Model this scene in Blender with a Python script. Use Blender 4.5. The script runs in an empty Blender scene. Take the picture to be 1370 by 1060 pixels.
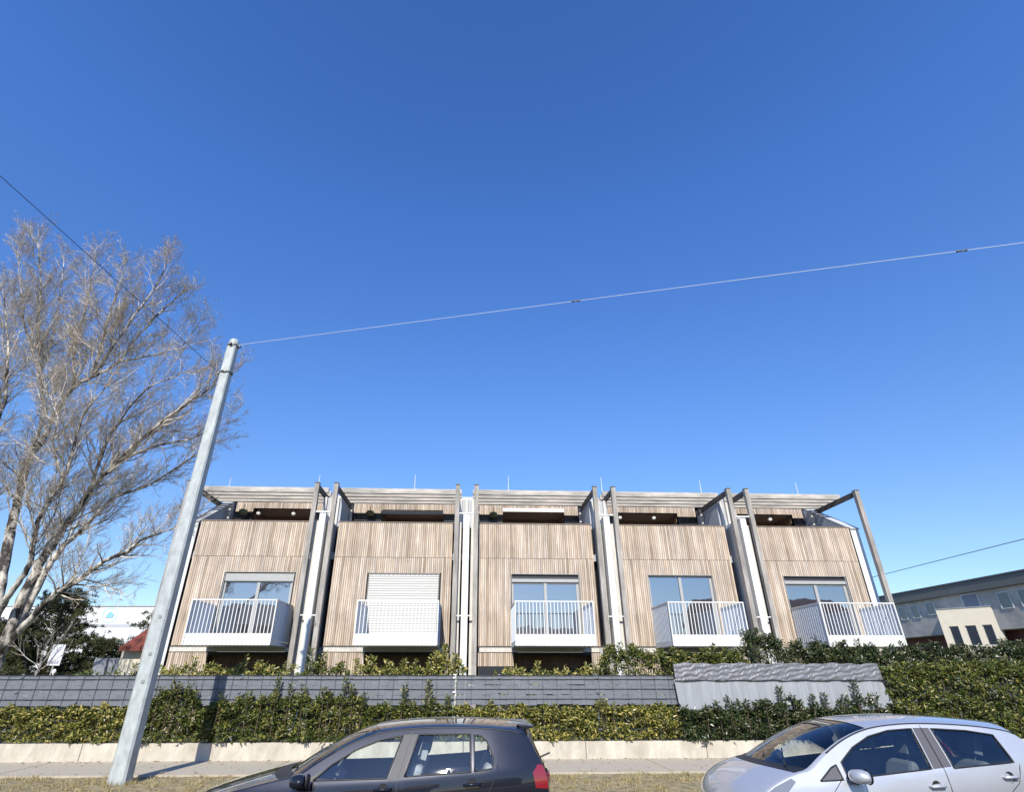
import bpy, bmesh, math, random
from mathutils import Vector, Matrix
from mathutils.geometry import delaunay_2d_cdt
R=math.radians
random.seed(7)
sc=bpy.context.scene
COL=sc.collection
YAW=R(2.6); CY,SY=math.cos(YAW),math.sin(YAW)
H=1.75

# ------------------------------------------------------------------ helpers
class MB:
    """collects faces, links them as one mesh object"""
    def __init__(s): s.v=[]; s.f=[]; s.m=[]
    def quad(s,pts,m=0):
        n=len(s.v); s.v+= [tuple(p) for p in pts]; s.f.append(tuple(range(n,n+len(pts)))); s.m.append(m)
    def box(s,x0,x1,y0,y1,z0,z1,m=0,mat=None):
        n=len(s.v)
        P=[(x0,y0,z0),(x1,y0,z0),(x1,y1,z0),(x0,y1,z0),(x0,y0,z1),(x1,y0,z1),(x1,y1,z1),(x0,y1,z1)]
        if mat is not None: P=[tuple(mat@Vector(p)) for p in P]
        s.v+=P
        for f in ((0,3,2,1),(4,5,6,7),(0,1,5,4),(1,2,6,5),(2,3,7,6),(3,0,4,7)):
            s.f.append(tuple(n+i for i in f)); s.m.append(m)
    def prism(s,prof,a0,a1,axis='x',m=0):
        """prof: list of 2D points swept along axis between a0 and a1"""
        n=len(s.v); k=len(prof)
        for a in (a0,a1):
            for (p,q) in prof:
                s.v.append({'x':(a,p,q),'y':(p,a,q),'z':(p,q,a)}[axis])
        s.f.append(tuple(range(n,n+k))[::-1]); s.m.append(m)
        s.f.append(tuple(range(n+k,n+2*k))); s.m.append(m)
        for i in range(k):
            j=(i+1)%k; s.f.append((n+i,n+j,n+k+j,n+k+i)); s.m.append(m)
    def tube(s,pts,rad,seg=6,m=0,cap=True):
        pts=[Vector(p) for p in pts]
        if not isinstance(rad,(list,tuple)): rad=[rad]*len(pts)
        n0=len(s.v); u=None
        for i,p in enumerate(pts):
            d=(pts[min(i+1,len(pts)-1)]-pts[max(i-1,0)])
            if d.length<1e-9: d=Vector((0,0,1))
            d.normalize()
            if u is None: u=d.orthogonal().normalized()
            else:
                u=u-d*u.dot(d)
                if u.length<1e-6: u=d.orthogonal()
                u.normalize()
            w=d.cross(u)
            for k in range(seg):
                a=2*math.pi*k/seg
                s.v.append(tuple(p+(u*math.cos(a)+w*math.sin(a))*rad[i]))
        for i in range(len(pts)-1):
            for k in range(seg):
                a=n0+i*seg+k; b=n0+i*seg+(k+1)%seg
                s.f.append((a,b,b+seg,a+seg)); s.m.append(m)
        if cap:
            s.f.append(tuple(n0+k for k in range(seg))[::-1]); s.m.append(m)
            e=n0+(len(pts)-1)*seg
            s.f.append(tuple(e+k for k in range(seg))); s.m.append(m)
    def lathe(s,prof,c,axis='z',seg=16,m=0):
        """prof: list of (r,h)"""
        n=len(s.v); k=len(prof)
        for i in range(seg):
            a=2*math.pi*i/seg; ca,sa=math.cos(a),math.sin(a)
            for (r,h) in prof:
                q={'z':(r*ca,r*sa,h),'y':(r*ca,h,r*sa),'x':(h,r*ca,r*sa)}[axis]
                s.v.append((c[0]+q[0],c[1]+q[1],c[2]+q[2]))
        for i in range(seg):
            j=(i+1)%seg
            for t in range(k-1):
                s.f.append((n+i*k+t,n+j*k+t,n+j*k+t+1,n+i*k+t+1)); s.m.append(m)
    def build(s,name,mats,parent=None,smooth=False,bevel=0):
        me=bpy.data.meshes.new(name); me.from_pydata(s.v,[],s.f)
        if not isinstance(mats,(list,tuple)): mats=[mats]
        for mt in mats: me.materials.append(mt)
        me.polygons.foreach_set('material_index',s.m)
        if smooth: me.polygons.foreach_set('use_smooth',[True]*len(s.f))
        me.update()
        o=bpy.data.objects.new(name,me); COL.objects.link(o)
        if parent is not None: o.parent=parent
        if bevel:
            b=o.modifiers.new('bevel','BEVEL'); b.width=bevel; b.segments=2; b.limit_method='ANGLE'; b.angle_limit=R(40)
        return o
def tag(o,label=None,cat=None,group=None,kind=None):
    if label: o['label']=label
    if cat: o['category']=cat
    if group: o['group']=group
    if kind: o['kind']=kind
    return o
def empty(name,loc,rz=0,label=None,cat=None,group=None):
    o=bpy.data.objects.new(name,None); COL.objects.link(o); o.location=loc; o.rotation_euler=(0,0,rz)
    o.empty_display_size=.2
    return tag(o,label,cat,group)
def street(u,D,z=0):
    """street frame: u along the street, D distance of the line from the camera position"""
    return Vector((u*CY,D+u*SY,z))

# ------------------------------------------------------------------ materials
def mat(name,col=(.5,.5,.5),rough=.6,metal=0,spec=.5,noise=0,nscale=5,ncol=None,bump=0,bscale=40,stretch=(1,1,1),coat=0):
    m=bpy.data.materials.new(name); m.use_nodes=True; nt=m.node_tree; N=nt.nodes; L=nt.links
    b=N['Principled BSDF']; b.inputs['Base Color'].default_value=(*col,1); b.inputs['Roughness'].default_value=rough
    b.inputs['Metallic'].default_value=metal; b.inputs['Specular IOR Level'].default_value=spec
    if coat: b.inputs['Coat Weight'].default_value=coat; b.inputs['Coat Roughness'].default_value=.03
    if noise or bump:
        tc=N.new('ShaderNodeTexCoord'); mp=N.new('ShaderNodeMapping'); mp.inputs['Scale'].default_value=stretch
        L.new(tc.outputs['Object'],mp.inputs['Vector'])
    if noise:
        t=N.new('ShaderNodeTexNoise'); t.inputs['Scale'].default_value=nscale; t.inputs['Detail'].default_value=6; t.inputs['Roughness'].default_value=.65
        L.new(mp.outputs['Vector'],t.inputs['Vector'])
        r=N.new('ShaderNodeValToRGB'); r.color_ramp.elements[0].position=.3; r.color_ramp.elements[1].position=.72
        nc=ncol or tuple(c*(1-noise) for c in col)
        r.color_ramp.elements[0].color=(*nc,1); r.color_ramp.elements[1].color=(*tuple(min(1,c*(1+noise*.35)) for c in col),1)
        L.new(t.outputs['Fac'],r.inputs['Fac']); L.new(r.outputs['Color'],b.inputs['Base Color'])
    if bump:
        t2=N.new('ShaderNodeTexNoise'); t2.inputs['Scale'].default_value=bscale; t2.inputs['Detail'].default_value=5
        L.new(mp.outputs['Vector'],t2.inputs['Vector'])
        bp=N.new('ShaderNodeBump'); bp.inputs['Strength'].default_value=bump; bp.inputs['Distance'].default_value=.02
        L.new(t2.outputs['Fac'],bp.inputs['Height']); L.new(bp.outputs['Normal'],b.inputs['Normal'])
    return m
def ramp_material(name,stops,rough=.5,spec=.3,trans=0,vecfn=None):
    """colour picked at random for every island (leaf, blade, board)"""
    m=bpy.data.materials.new(name); m.use_nodes=True; nt=m.node_tree; N=nt.nodes; L=nt.links
    b=N['Principled BSDF']; b.inputs['Roughness'].default_value=rough; b.inputs['Specular IOR Level'].default_value=spec
    g=N.new('ShaderNodeNewGeometry'); r=N.new('ShaderNodeValToRGB')
    els=r.color_ramp.elements
    for i,(p,c) in enumerate(stops):
        e=els[i] if i<2 else els.new(p)
        e.position=p; e.color=(*c,1)
    L.new(g.outputs['Random Per Island'],r.inputs['Fac']); L.new(r.outputs['Color'],b.inputs['Base Color'])
    if trans:
        tr=N.new('ShaderNodeBsdfTranslucent'); L.new(r.outputs['Color'],tr.inputs['Color'])
        mx=N.new('ShaderNodeMixShader'); mx.inputs['Fac'].default_value=trans
        L.new(b.outputs[0],mx.inputs[1]); L.new(tr.outputs[0],mx.inputs[2]); L.new(mx.outputs[0],N['Material Output'].inputs['Surface'])
    return m
def board_material(name,stops,rough=.75,grain=(30,30,1.2),gs=.25,stain=.25):
    """weathered timber: tone per board (island) plus long grain and blotches"""
    m=bpy.data.materials.new(name); m.use_nodes=True; nt=m.node_tree; N=nt.nodes; L=nt.links
    b=N['Principled BSDF']; b.inputs['Roughness'].default_value=rough; b.inputs['Specular IOR Level'].default_value=.25
    g=N.new('ShaderNodeNewGeometry'); r=N.new('ShaderNodeValToRGB'); els=r.color_ramp.elements
    for i,(p,c) in enumerate(stops):
        e=els[i] if i<2 else els.new(p)
        e.position=p; e.color=(*c,1)
    L.new(g.outputs['Random Per Island'],r.inputs['Fac'])
    tc=N.new('ShaderNodeTexCoord'); mp=N.new('ShaderNodeMapping'); mp.inputs['Scale'].default_value=grain
    L.new(tc.outputs['Object'],mp.inputs['Vector'])
    t=N.new('ShaderNodeTexNoise'); t.inputs['Scale'].default_value=1; t.inputs['Detail'].default_value=7; L.new(mp.outputs['Vector'],t.inputs['Vector'])
    mr=N.new('ShaderNodeMapRange'); mr.inputs['From Min'].default_value=.3; mr.inputs['From Max'].default_value=.7
    mr.inputs['To Min'].default_value=1-gs; mr.inputs['To Max'].default_value=1+gs*.5; L.new(t.outputs['Fac'],mr.inputs['Value'])
    t2=N.new('ShaderNodeTexNoise'); t2.inputs['Scale'].default_value=.9; t2.inputs['Detail'].default_value=3; L.new(tc.outputs['Object'],t2.inputs['Vector'])
    mr2=N.new('ShaderNodeMapRange'); mr2.inputs['From Min'].default_value=.3; mr2.inputs['From Max'].default_value=.7
    mr2.inputs['To Min'].default_value=1-stain; mr2.inputs['To Max'].default_value=1.05; L.new(t2.outputs['Fac'],mr2.inputs['Value'])
    mu=N.new('ShaderNodeMath'); mu.operation='MULTIPLY'; L.new(mr.outputs[0],mu.inputs[0]); L.new(mr2.outputs[0],mu.inputs[1])
    vm=N.new('ShaderNodeVectorMath'); vm.operation='SCALE'; L.new(r.outputs['Color'],vm.inputs[0]); L.new(mu.outputs[0],vm.inputs['Scale'])
    L.new(vm.outputs[0],b.inputs['Base Color'])
    bp=N.new('ShaderNodeBump'); bp.inputs['Strength'].default_value=.3; bp.inputs['Distance'].default_value=.004
    L.new(t.outputs['Fac'],bp.inputs['Height']); L.new(bp.outputs['Normal'],b.inputs['Normal'])
    return m
def glass_window(name,dark=(.012,.014,.018),refl=.32,tint=(.92,.94,1)):
    """opaque looking coated double glazing: dark room behind, mirror of what stands opposite"""
    m=bpy.data.materials.new(name); m.use_nodes=True; nt=m.node_tree; N=nt.nodes; L=nt.links
    b=N['Principled BSDF']; b.inputs['Base Color'].default_value=(*dark,1); b.inputs['Roughness'].default_value=.4
    gl=N.new('ShaderNodeBsdfGlossy'); gl.inputs['Roughness'].default_value=.015; gl.inputs['Color'].default_value=(*tint,1)
    lw=N.new('ShaderNodeFresnel'); lw.inputs['IOR'].default_value=1.5
    ad=N.new('ShaderNodeMath'); ad.operation='ADD'; ad.inputs[1].default_value=refl; ad.use_clamp=True; L.new(lw.outputs[0],ad.inputs[0])
    tc=N.new('ShaderNodeTexCoord'); t=N.new('ShaderNodeTexNoise'); t.inputs['Scale'].default_value=1.3; L.new(tc.outputs['Object'],t.inputs['Vector'])
    bp=N.new('ShaderNodeBump'); bp.inputs['Strength'].default_value=.04; bp.inputs['Distance'].default_value=.05
    L.new(t.outputs['Fac'],bp.inputs['Height']); L.new(bp.outputs['Normal'],gl.inputs['Normal'])
    mx=N.new('ShaderNodeMixShader'); L.new(ad.outputs[0],mx.inputs[0]); L.new(b.outputs[0],mx.inputs[1]); L.new(gl.outputs[0],mx.inputs[2])
    L.new(mx.outputs[0],N['Material Output'].inputs['Surface'])
    return m
def glass_clear(name,tint=(.72,.82,.78),refl=.03,gcol=(1,1,1)):
    m=bpy.data.materials.new(name); m.use_nodes=True; nt=m.node_tree; N=nt.nodes; L=nt.links
    N.remove(N['Principled BSDF'])
    tr=N.new('ShaderNodeBsdfTransparent'); tr.inputs['Color'].default_value=(*tint,1)
    gl=N.new('ShaderNodeBsdfGlossy'); gl.inputs['Roughness'].default_value=.01; gl.inputs['Color'].default_value=(*gcol,1)
    lw=N.new('ShaderNodeFresnel'); lw.inputs['IOR'].default_value=1.5
    ad=N.new('ShaderNodeMath'); ad.operation='ADD'; ad.inputs[1].default_value=refl; ad.use_clamp=True; L.new(lw.outputs[0],ad.inputs[0])
    mx=N.new('ShaderNodeMixShader'); L.new(ad.outputs[0],mx.inputs[0]); L.new(tr.outputs[0],mx.inputs[1]); L.new(gl.outputs[0],mx.inputs[2])
    L.new(mx.outputs[0],N['Material Output'].inputs['Surface'])
    return m
def paint(name,col,metal=.6,rough=.32,flake=.15):
    """car paint outside, dark trim on the inner side of the sheet"""
    m=mat(name,col,rough,metal,.5,coat=1)
    nt=m.node_tree; N=nt.nodes; L=nt.links; b=N['Principled BSDF']
    tc=N.new('ShaderNodeTexCoord'); t=N.new('ShaderNodeTexNoise'); t.inputs['Scale'].default_value=3; t.inputs['Detail'].default_value=8; L.new(tc.outputs['Object'],t.inputs['Vector'])
    mr=N.new('ShaderNodeMapRange'); mr.inputs['To Min'].default_value=rough*.8; mr.inputs['To Max'].default_value=rough*1.3; L.new(t.outputs['Fac'],mr.inputs['Value']); L.new(mr.outputs[0],b.inputs['Roughness'])
    inn=N.new('ShaderNodeBsdfDiffuse'); inn.inputs['Color'].default_value=(.16,.16,.165,1)
    g=N.new('ShaderNodeNewGeometry'); mx=N.new('ShaderNodeMixShader'); L.new(g.outputs['Backfacing'],mx.inputs[0])
    L.new(b.outputs[0],mx.inputs[1]); L.new(inn.outputs[0],mx.inputs[2]); L.new(mx.outputs[0],N['Material Output'].inputs['Surface'])
    return m

M={}
M['larch']=board_material('larch_boards',[(0,(.37,.28,.205)),(.2,(.49,.385,.295)),(.45,(.59,.48,.375)),(.65,(.47,.39,.325)),(.85,(.65,.55,.445)),(1,(.53,.40,.295))],gs=.38,stain=.26)
M['larch_shade']=board_material('larch_boards_shaded',[(0,(.20,.12,.08)),(1,(.27,.17,.11))])  # darker copy of the larch, shade of the recesses put into the colour
M['timber']=board_material('grey_timber',[(0,(.33,.30,.265)),(.5,(.39,.36,.325)),(1,(.45,.42,.38))],grain=(14,14,2.0),gs=.3,stain=.3)
M['beam']=board_material('shade_darkened_beam',[(0,(.12,.105,.09)),(1,(.17,.15,.13))],grain=(14,2,14),gs=.3,stain=.3)  # darker than the posts: shade on beam sides and undersides put into the colour
M['slat']=board_material('grey_slats',[(0,(.42,.39,.345)),(.5,(.50,.46,.41)),(1,(.56,.52,.46))],grain=(1.5,14,14),gs=.35,stain=.3)
M['membrane_and_shade']=mat('dark_membrane_and_shade',(.03,.027,.025),.9)  # backing behind the boards; also painted shade in the slots and end gaps
M['white_wall']=mat('white_render',(.62,.62,.61),.8,noise=.08,nscale=3,bump=.15,bscale=120)
M['grey_render']=mat('grey_render',(.40,.41,.43),.85,noise=.12,nscale=2,bump=.2,bscale=90)
M['pale_board']=mat('pale_edge_board',(.56,.53,.48),.7,noise=.2,nscale=4,stretch=(4,4,.6))
M['white_metal']=mat('white_powder_coat',(.62,.61,.58),.45,noise=.05,nscale=8)
M['panel_metal']=mat('grey_sheet_metal',(.55,.60,.66),.45,noise=.06,nscale=6)
M['cap']=mat('brown_cap',(.20,.155,.12),.6)
M['coping']=mat('pale_coping',(.46,.46,.45),.6,noise=.1)
M['flashing']=mat('zinc_flashing',(.38,.38,.38),.4,metal=.5,noise=.15,nscale=9)
M['frame']=mat('window_frame',(.33,.33,.315),.5,noise=.05)
M['dark_frame']=mat('dark_window_frame',(.035,.035,.038),.4)
M['shutter']=mat('roller_shutter',(.52,.50,.46),.45,noise=.05,nscale=4)
M['window']=glass_window('window_glass')
M['dark_glass']=glass_window('dark_glass',(.008,.009,.012),.05)
M['concrete']=mat('pale_concrete',(.52,.475,.395),.9,noise=.3,nscale=3.0,bump=.6,bscale=30,ncol=(.34,.30,.24),stretch=(1,1,.45))
M['asphalt_path']=mat('path_asphalt',(.43,.375,.29),.95,noise=.15,nscale=14,bump=.4,bscale=150)
M['road']=mat('road_asphalt',(.055,.055,.057),.9,noise=.2,nscale=10,bump=.4,bscale=120)
M['kerb']=mat('kerb_granite',(.33,.32,.31),.85,noise=.2,nscale=20)
M['soil']=mat('dry_soil_turf',(.37,.285,.16),.95,noise=.35,nscale=7,bump=.6,bscale=40,ncol=(.09,.085,.04))
M['ground']=mat('ground_lawn',(.10,.105,.05),.95,noise=.3,nscale=1.5)
M['pole']=mat('galvanised_steel',(.40,.43,.425),.55,metal=.0,noise=.34,nscale=7,bump=.08,bscale=14,stretch=(1,1,.5))
M['steel']=mat('steel_fitting',(.12,.12,.12),.5,metal=.6)
M['bright_cable']=mat('bright_steel_rope',(.85,.87,.9),.35,metal=.4)
M['dark_cable']=mat('black_cable',(.03,.035,.05),.6)
M['bark']=mat('pale_bark',(.46,.42,.36),.9,noise=.75,nscale=2.6,bump=1,bscale=10,ncol=(.035,.028,.024),stretch=(1,1,.55))
_r=[n for n in M['bark'].node_tree.nodes if n.type=='VALTORGB'][0].color_ramp.elements; _r[0].position=.44; _r[1].position=.60
M['twig']=ramp_material('twigs',[(0,(.19,.16,.13)),(.5,(.43,.37,.30)),(1,(.72,.62,.48))],.85,.15)
M['needles']=ramp_material('pine_needles',[(0,(.022,.033,.014)),(.5,(.06,.07,.026)),(1,(.13,.125,.045))],.6,.3,.15)
M['pine_bark']=mat('pine_bark',(.12,.08,.055),.9,noise=.4,nscale=8)
M['leaf']=ramp_material('laurel_leaves',[(0,(.026,.042,.009)),(.4,(.062,.086,.016)),(.75,(.125,.142,.028)),(.93,(.24,.225,.055)),(1,(.42,.36,.13))],.38,.4,.22)
M['leaf_yellow']=ramp_material('yellowed_laurel_leaves',[(0,(.040,.055,.012)),(.3,(.105,.122,.024)),(.6,(.21,.21,.045)),(.85,(.40,.34,.085)),(1,(.58,.48,.19))],.38,.4,.22)
M['leaf_dark']=ramp_material('dark_laurel_leaves',[(0,(.016,.030,.010)),(.5,(.038,.058,.018)),(.88,(.075,.095,.03)),(1,(.22,.21,.10))],.34,.5,.2)
M['stem']=mat('shrub_stems',(.07,.05,.03),.9)
M['screen']=mat('grey_screening',(.135,.145,.165),.55,noise=.22,nscale=2.5,stretch=(1,1,3),bump=.15,bscale=20)
M['screen_pale']=mat('paler_grey_screening',(.21,.225,.26),.5,noise=.2,nscale=2,stretch=(1.5,1,3),bump=.15,bscale=20)
M['wire']=mat('fence_wire',(.06,.065,.075),.5,metal=.3)
M['post']=mat('fence_post',(.16,.17,.19),.5,metal=.3)
M['post_pale']=mat('pale_fence_post',(.62,.62,.62),.5)
M['pine_house']=mat('cream_render',(.56,.51,.41),.85,noise=.1,nscale=2,bump=.2,bscale=60)
M['far_white']=mat('far_white_render',(.70,.70,.69),.85,noise=.05)
M['far_line']=mat('grey_panel_joint',(.38,.39,.42),.7)
M['rust_tile']=mat('rust_red_tiles',(.19,.045,.024),.75,noise=.4,nscale=4,bump=.6,bscale=18)
M['fascia']=mat('dark_red_fascia',(.13,.03,.02),.7)
M['slate']=mat('slate_grey_roof_edge',(.15,.145,.135),.6,noise=.2)
M['grim']=mat('stained_grey_render',(.56,.50,.43),.9,noise=.3,nscale=.7,bump=.2,ncol=(.33,.30,.27))
M['redwood']=mat('dark_red_wall',(.13,.05,.045),.8)
M['teal']=mat('teal_mark',(.42,.70,.68),.7)
M['teal_dark']=mat('dark_teal_mark',(.20,.42,.46),.7)
M['signboard']=mat('white_signboard',(.6,.6,.62),.5,noise=.06)
M['print']=mat('grey_print',(.25,.26,.32),.7)
M['shaded_wood']=M['larch_shade']
M['globe']=mat('white_glass_globe',(.85,.83,.78),.3)
M['lampg']=mat('yellow_green_fabric',(.16,.15,.07),.8)

# ------------------------------------------------------------------ world, sun, camera
EL=R(37); AZ=R(3.7)
w=bpy.data.worlds.new('World'); sc.world=w; w.use_nodes=True; nt=w.node_tree
bg=nt.nodes['Background']; sky=nt.nodes.new('ShaderNodeTexSky'); sky.sky_type='NISHITA'; sky.sun_disc=False
sky.sun_elevation=EL; sky.sun_rotation=math.pi+AZ; sky.air_density=1.0; sky.dust_density=.25; sky.ozone_density=3.2; sky.altitude=200
hs=nt.nodes.new('ShaderNodeHueSaturation'); hs.inputs['Saturation'].default_value=1.1; hs.inputs['Value'].default_value=1.0
nt.links.new(sky.outputs[0],hs.inputs['Color'])
tcw=nt.nodes.new('ShaderNodeTexCoord'); sx=nt.nodes.new('ShaderNodeSeparateXYZ'); nt.links.new(tcw.outputs['Generated'],sx.inputs[0])
rw=nt.nodes.new('ShaderNodeValToRGB'); nt.links.new(sx.outputs['Z'],rw.inputs['Fac'])
e=rw.color_ramp.elements; e[0].position=.0; e[0].color=(.80,.78,.80,1); e[1].position=.9; e[1].color=(.60,.88,1.28,1)
for p_,c_ in ((.2,(.84,.87,.97,1)),(.7,(.74,.99,1.42,1)),(.45,(.80,.97,1.25,1))): q_=e.new(p_); q_.color=c_
mw=nt.nodes.new('ShaderNodeVectorMath'); mw.operation='MULTIPLY'; nt.links.new(hs.outputs[0],mw.inputs[0]); nt.links.new(rw.outputs['Color'],mw.inputs[1])
nt.links.new(mw.outputs[0],bg.inputs['Color'])
bg.inputs['Strength'].default_value=.13
sl=bpy.data.lights.new('sun','SUN'); sl.energy=4.6; sl.angle=R(.5); sl.color=(1,.955,.86)
so=bpy.data.objects.new('sun',sl); COL.objects.link(so)
d=Vector((math.sin(AZ)*math.cos(EL),math.cos(AZ)*math.cos(EL),-math.sin(EL)))
so.rotation_euler=d.to_track_quat('-Z','Y').to_euler(); so.location=(0,-20,30)
cam=bpy.data.cameras.new('camera'); co=bpy.data.objects.new('camera',cam); COL.objects.link(co); sc.camera=co
cam.sensor_fit='HORIZONTAL'; cam.sensor_width=36; cam.lens=36*728/1370; cam.shift_x=23/1370; cam.clip_end=3000; cam.clip_start=.05
co.location=(0,0,H); co.rotation_euler=(R(90+27.3),0,0)
sc.view_settings.view_transform='Standard'; sc.view_settings.look='None'; sc.view_settings.exposure=.5; sc.view_settings.gamma=1

# ------------------------------------------------------------------ ground, street
def strip(name,D0,D1,z0,z1,m,u0=-60,u1=60,jit=None):
    b=MB(); 
    b.box(u0,u1,D0,D1,z0,z1)
    o=b.build(name,m); o.rotation_euler=(0,0,YAW); tag(o,kind='structure'); return o
g=MB(); g.quad([(-900,-900,-.26),(900,-900,-.26),(900,900,-.26),(-900,900,-.26)]); tag(g.build('ground',M['ground']),kind='structure')
strip('road',-.6,8.75,-.3,-.21,M['road'])
strip('kerb',8.75,8.90,-.3,-.06,M['kerb'])
strip('verge_soil',8.90,13.40,-.3,-.035,M['soil'])
strip('footpath',13.40,15.42,-.3,0,M['asphalt_path'])
strip('near_pavement',-4.0,-.75,-.3,-.08,M['asphalt_path'])
strip('near_kerb',-.75,-.6,-.3,-.06,M['kerb'])
strip('garden_ground',15.62,40,-.3,.06,M['ground'])
# dry grass on the verge
b=MB(); rnd=random.Random(3)
def blade(u,D,h,spread,wd):
    p=street(u,D,-.04); a=rnd.uniform(0,6.28); dx,dy=math.cos(a)*wd,math.sin(a)*wd; tx,ty=rnd.gauss(0,spread),rnd.gauss(0,spread)
    b.quad([(p.x-dx,p.y-dy,p.z),(p.x+dx,p.y+dy,p.z),(p.x+tx,p.y+ty,p.z+h)])
def bare(u,D): return math.sin(u*1.9+1)*math.sin(D*3.1+u*.7)+.5*math.sin(u*5.3-D*4.1)
for i in range(26000):
    u=rnd.uniform(-12.5,8); D=rnd.uniform(10.4,13.5)
    if bare(u,D)>.55 and rnd.random()<.8: continue
    blade(u,D,rnd.uniform(.012,.045),.03,rnd.uniform(.003,.006))
for i in range(1500):
    u=rnd.uniform(-12.5,8); D=13.55-rnd.random()**1.3*3.1
    if bare(u,D)>.4: continue
    sz=rnd.uniform(.4,1.3); 
    for k in range(int(26*sz)): blade(u+rnd.gauss(0,.035*sz),D+rnd.gauss(0,.035*sz),rnd.uniform(.03,.085)*sz,.035*sz,rnd.uniform(.003,.007))
for i in range(420):
    q=rnd.uniform(0,6.28); r_=rnd.uniform(.17,.30)
    a0=Vector((-6.985+math.cos(q)*r_,12.3+math.sin(q)*r_*.9,-.04)); aa=rnd.uniform(0,6.28); wd=.005; hh=rnd.uniform(.03,.12)
    b.quad([(a0.x-wd*math.cos(aa),a0.y-wd*math.sin(aa),a0.z),(a0.x+wd*math.cos(aa),a0.y+wd*math.sin(aa),a0.z),(a0.x+rnd.gauss(0,.03),a0.y+rnd.gauss(0,.03),a0.z+hh)])
M['grass']=ramp_material('dry_grass',[(0,(.10,.11,.035)),(.25,(.24,.20,.085)),(.65,(.44,.35,.18)),(1,(.60,.49,.29))],.8,.15,.2)
tag(b.build('grass',M['grass']),'short dry yellowish grass of the verge beside the footpath','grass',kind='stuff')

b=MB(); rnd=random.Random(8)
for i in range(420):
    u=rnd.uniform(-13,9); D=15.40-abs(rnd.gauss(0,.10)) if rnd.random()<.55 else rnd.uniform(13.45,15.3)
    p=street(u,D,.004+rnd.random()*.008); a=rnd.uniform(0,6.28); L=rnd.uniform(.02,.055); w_=L*.35
    c,sn=math.cos(a),math.sin(a)
    b.quad([(p.x-c*L,p.y-sn*L,p.z),(p.x+sn*w_,p.y-c*w_,p.z+.008),(p.x+c*L,p.y+sn*L,p.z+.002),(p.x-sn*w_,p.y+c*w_,p.z+.006)])
tag(b.build('fallen_leaves',ramp_material('fallen_leaves',[(0,(.10,.06,.03)),(.5,(.22,.15,.07)),(1,(.35,.28,.13))],.8)),'small brown fallen leaves scattered along the footpath and wall foot','leaves',kind='stuff')
b=MB(); u=-22
while u<18:
    b.box(u,u+.012,13.42,15.40,.0,.0035); u+=rnd.choice((3.1,4.2,5.3))
q=b.build('footpath_joint',M['soil']); q.rotation_euler=(0,0,YAW); tag(q,kind='structure')
# low concrete wall
o=MB()
u=-45
while u<45:
    o.box(u,u+2.94,0,.2,-.02,.354); u+=2.95
low=o.build('low_wall',M['concrete'],bevel=.012); low.location=street(0,15.42); low.rotation_euler=(0,0,YAW)
tag(low,'low pale concrete kerb wall running along the footpath below the hedge','wall')

# ------------------------------------------------------------------ fence with woven screening
def fence(u0,u1,D,mscreen,label,posts,pale=(),ragged=False,top=1.775,seed=1,caps=()):
    rnd=random.Random(seed)
    root=empty('mesh_fence',street(0,D),YAW,label,'fence')
    b=MB()
    for z in [.38+i*.218 for i in range(int((top-.38)/.218)+1)]+[top]:
        b.box(u0,u1,-.006,.0,z-.004,z+.004); b.box(u0,u1,.008,.014,z-.004,z+.004)
    u=u0+.02
    while u<u1:
        b.box(u-.004,u+.004,.001,.007,.36,top+.01); u+=.36
    b.build('wire_panel',M['wire'],root)
    s=MB()
    for r in range(3):
        z1=top-.004-r*.218; z0=z1-(.210 if ragged else .219)
        u=u0
        while u<u1-.01:
            L=min(u1-u,2.5*rnd.uniform(.98,1.0) if not ragged else rnd.uniform(.8,2.5))
            n=max(2,int(L/.21)); pts=[]
            for i in range(n):
                a=u+L*i/n; c=u+L*(i+1)/n-.003
                w0=.010+.008*math.sin(i*2.6+r); sg=rnd.uniform(-.006,.006)
                dz=rnd.uniform(-.006,.004) if not ragged else rnd.uniform(-.018,.012)
                y=.02+(i%2)*.006
                s.quad([(a,y-w0*.3,z0+dz),(c,y+sg,z0+dz),(c,y+sg*.4,z1+dz*.4),(a,y,z1+dz*.4)])
            u+=L
    o=s.build('screening_strips',mscreen,root)
    sm=o.modifiers.new('thick','SOLIDIFY'); sm.thickness=.003
    for p in posts:
        c=MB(); c.box(p-.03,p+.03,.035,.075,.3,top+.03)
        for z in (.6,1.0,1.4,1.72): c.box(p-.035,p+.035,-.014,.035,z-.015,z+.015)
        c.build('post',M['post_pale'] if p in pale else M['post'],root)
    for p in caps:
        c=MB(); c.lathe([(0,.11),(.03,.10),(.045,.06),(.04,.02),(.015,.0),(.015,-.03)],(p,.05,top+.03),seg=10)
        c.build('post_cap',M['globe'],root,smooth=True)
    return root
fence(-22,-1.0,15.52,M['screen'],'grey strip screened mesh fence left of the pale post behind the low wall',[-19.6,-17.1,-14.6,-11.6,-8.8,-6.3,-3.6,-1.02],pale=(-1.02,),caps=(-12.25,-10.9),seed=2)
fence(-.97,24,15.52,M['screen'],'grey strip screened mesh fence on the right with ragged woven strips',[.11,2.6,5.1,7.6,10.1,12.6,15.1,17.6,20.1,22.6],ragged=True,seed=5)

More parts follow.
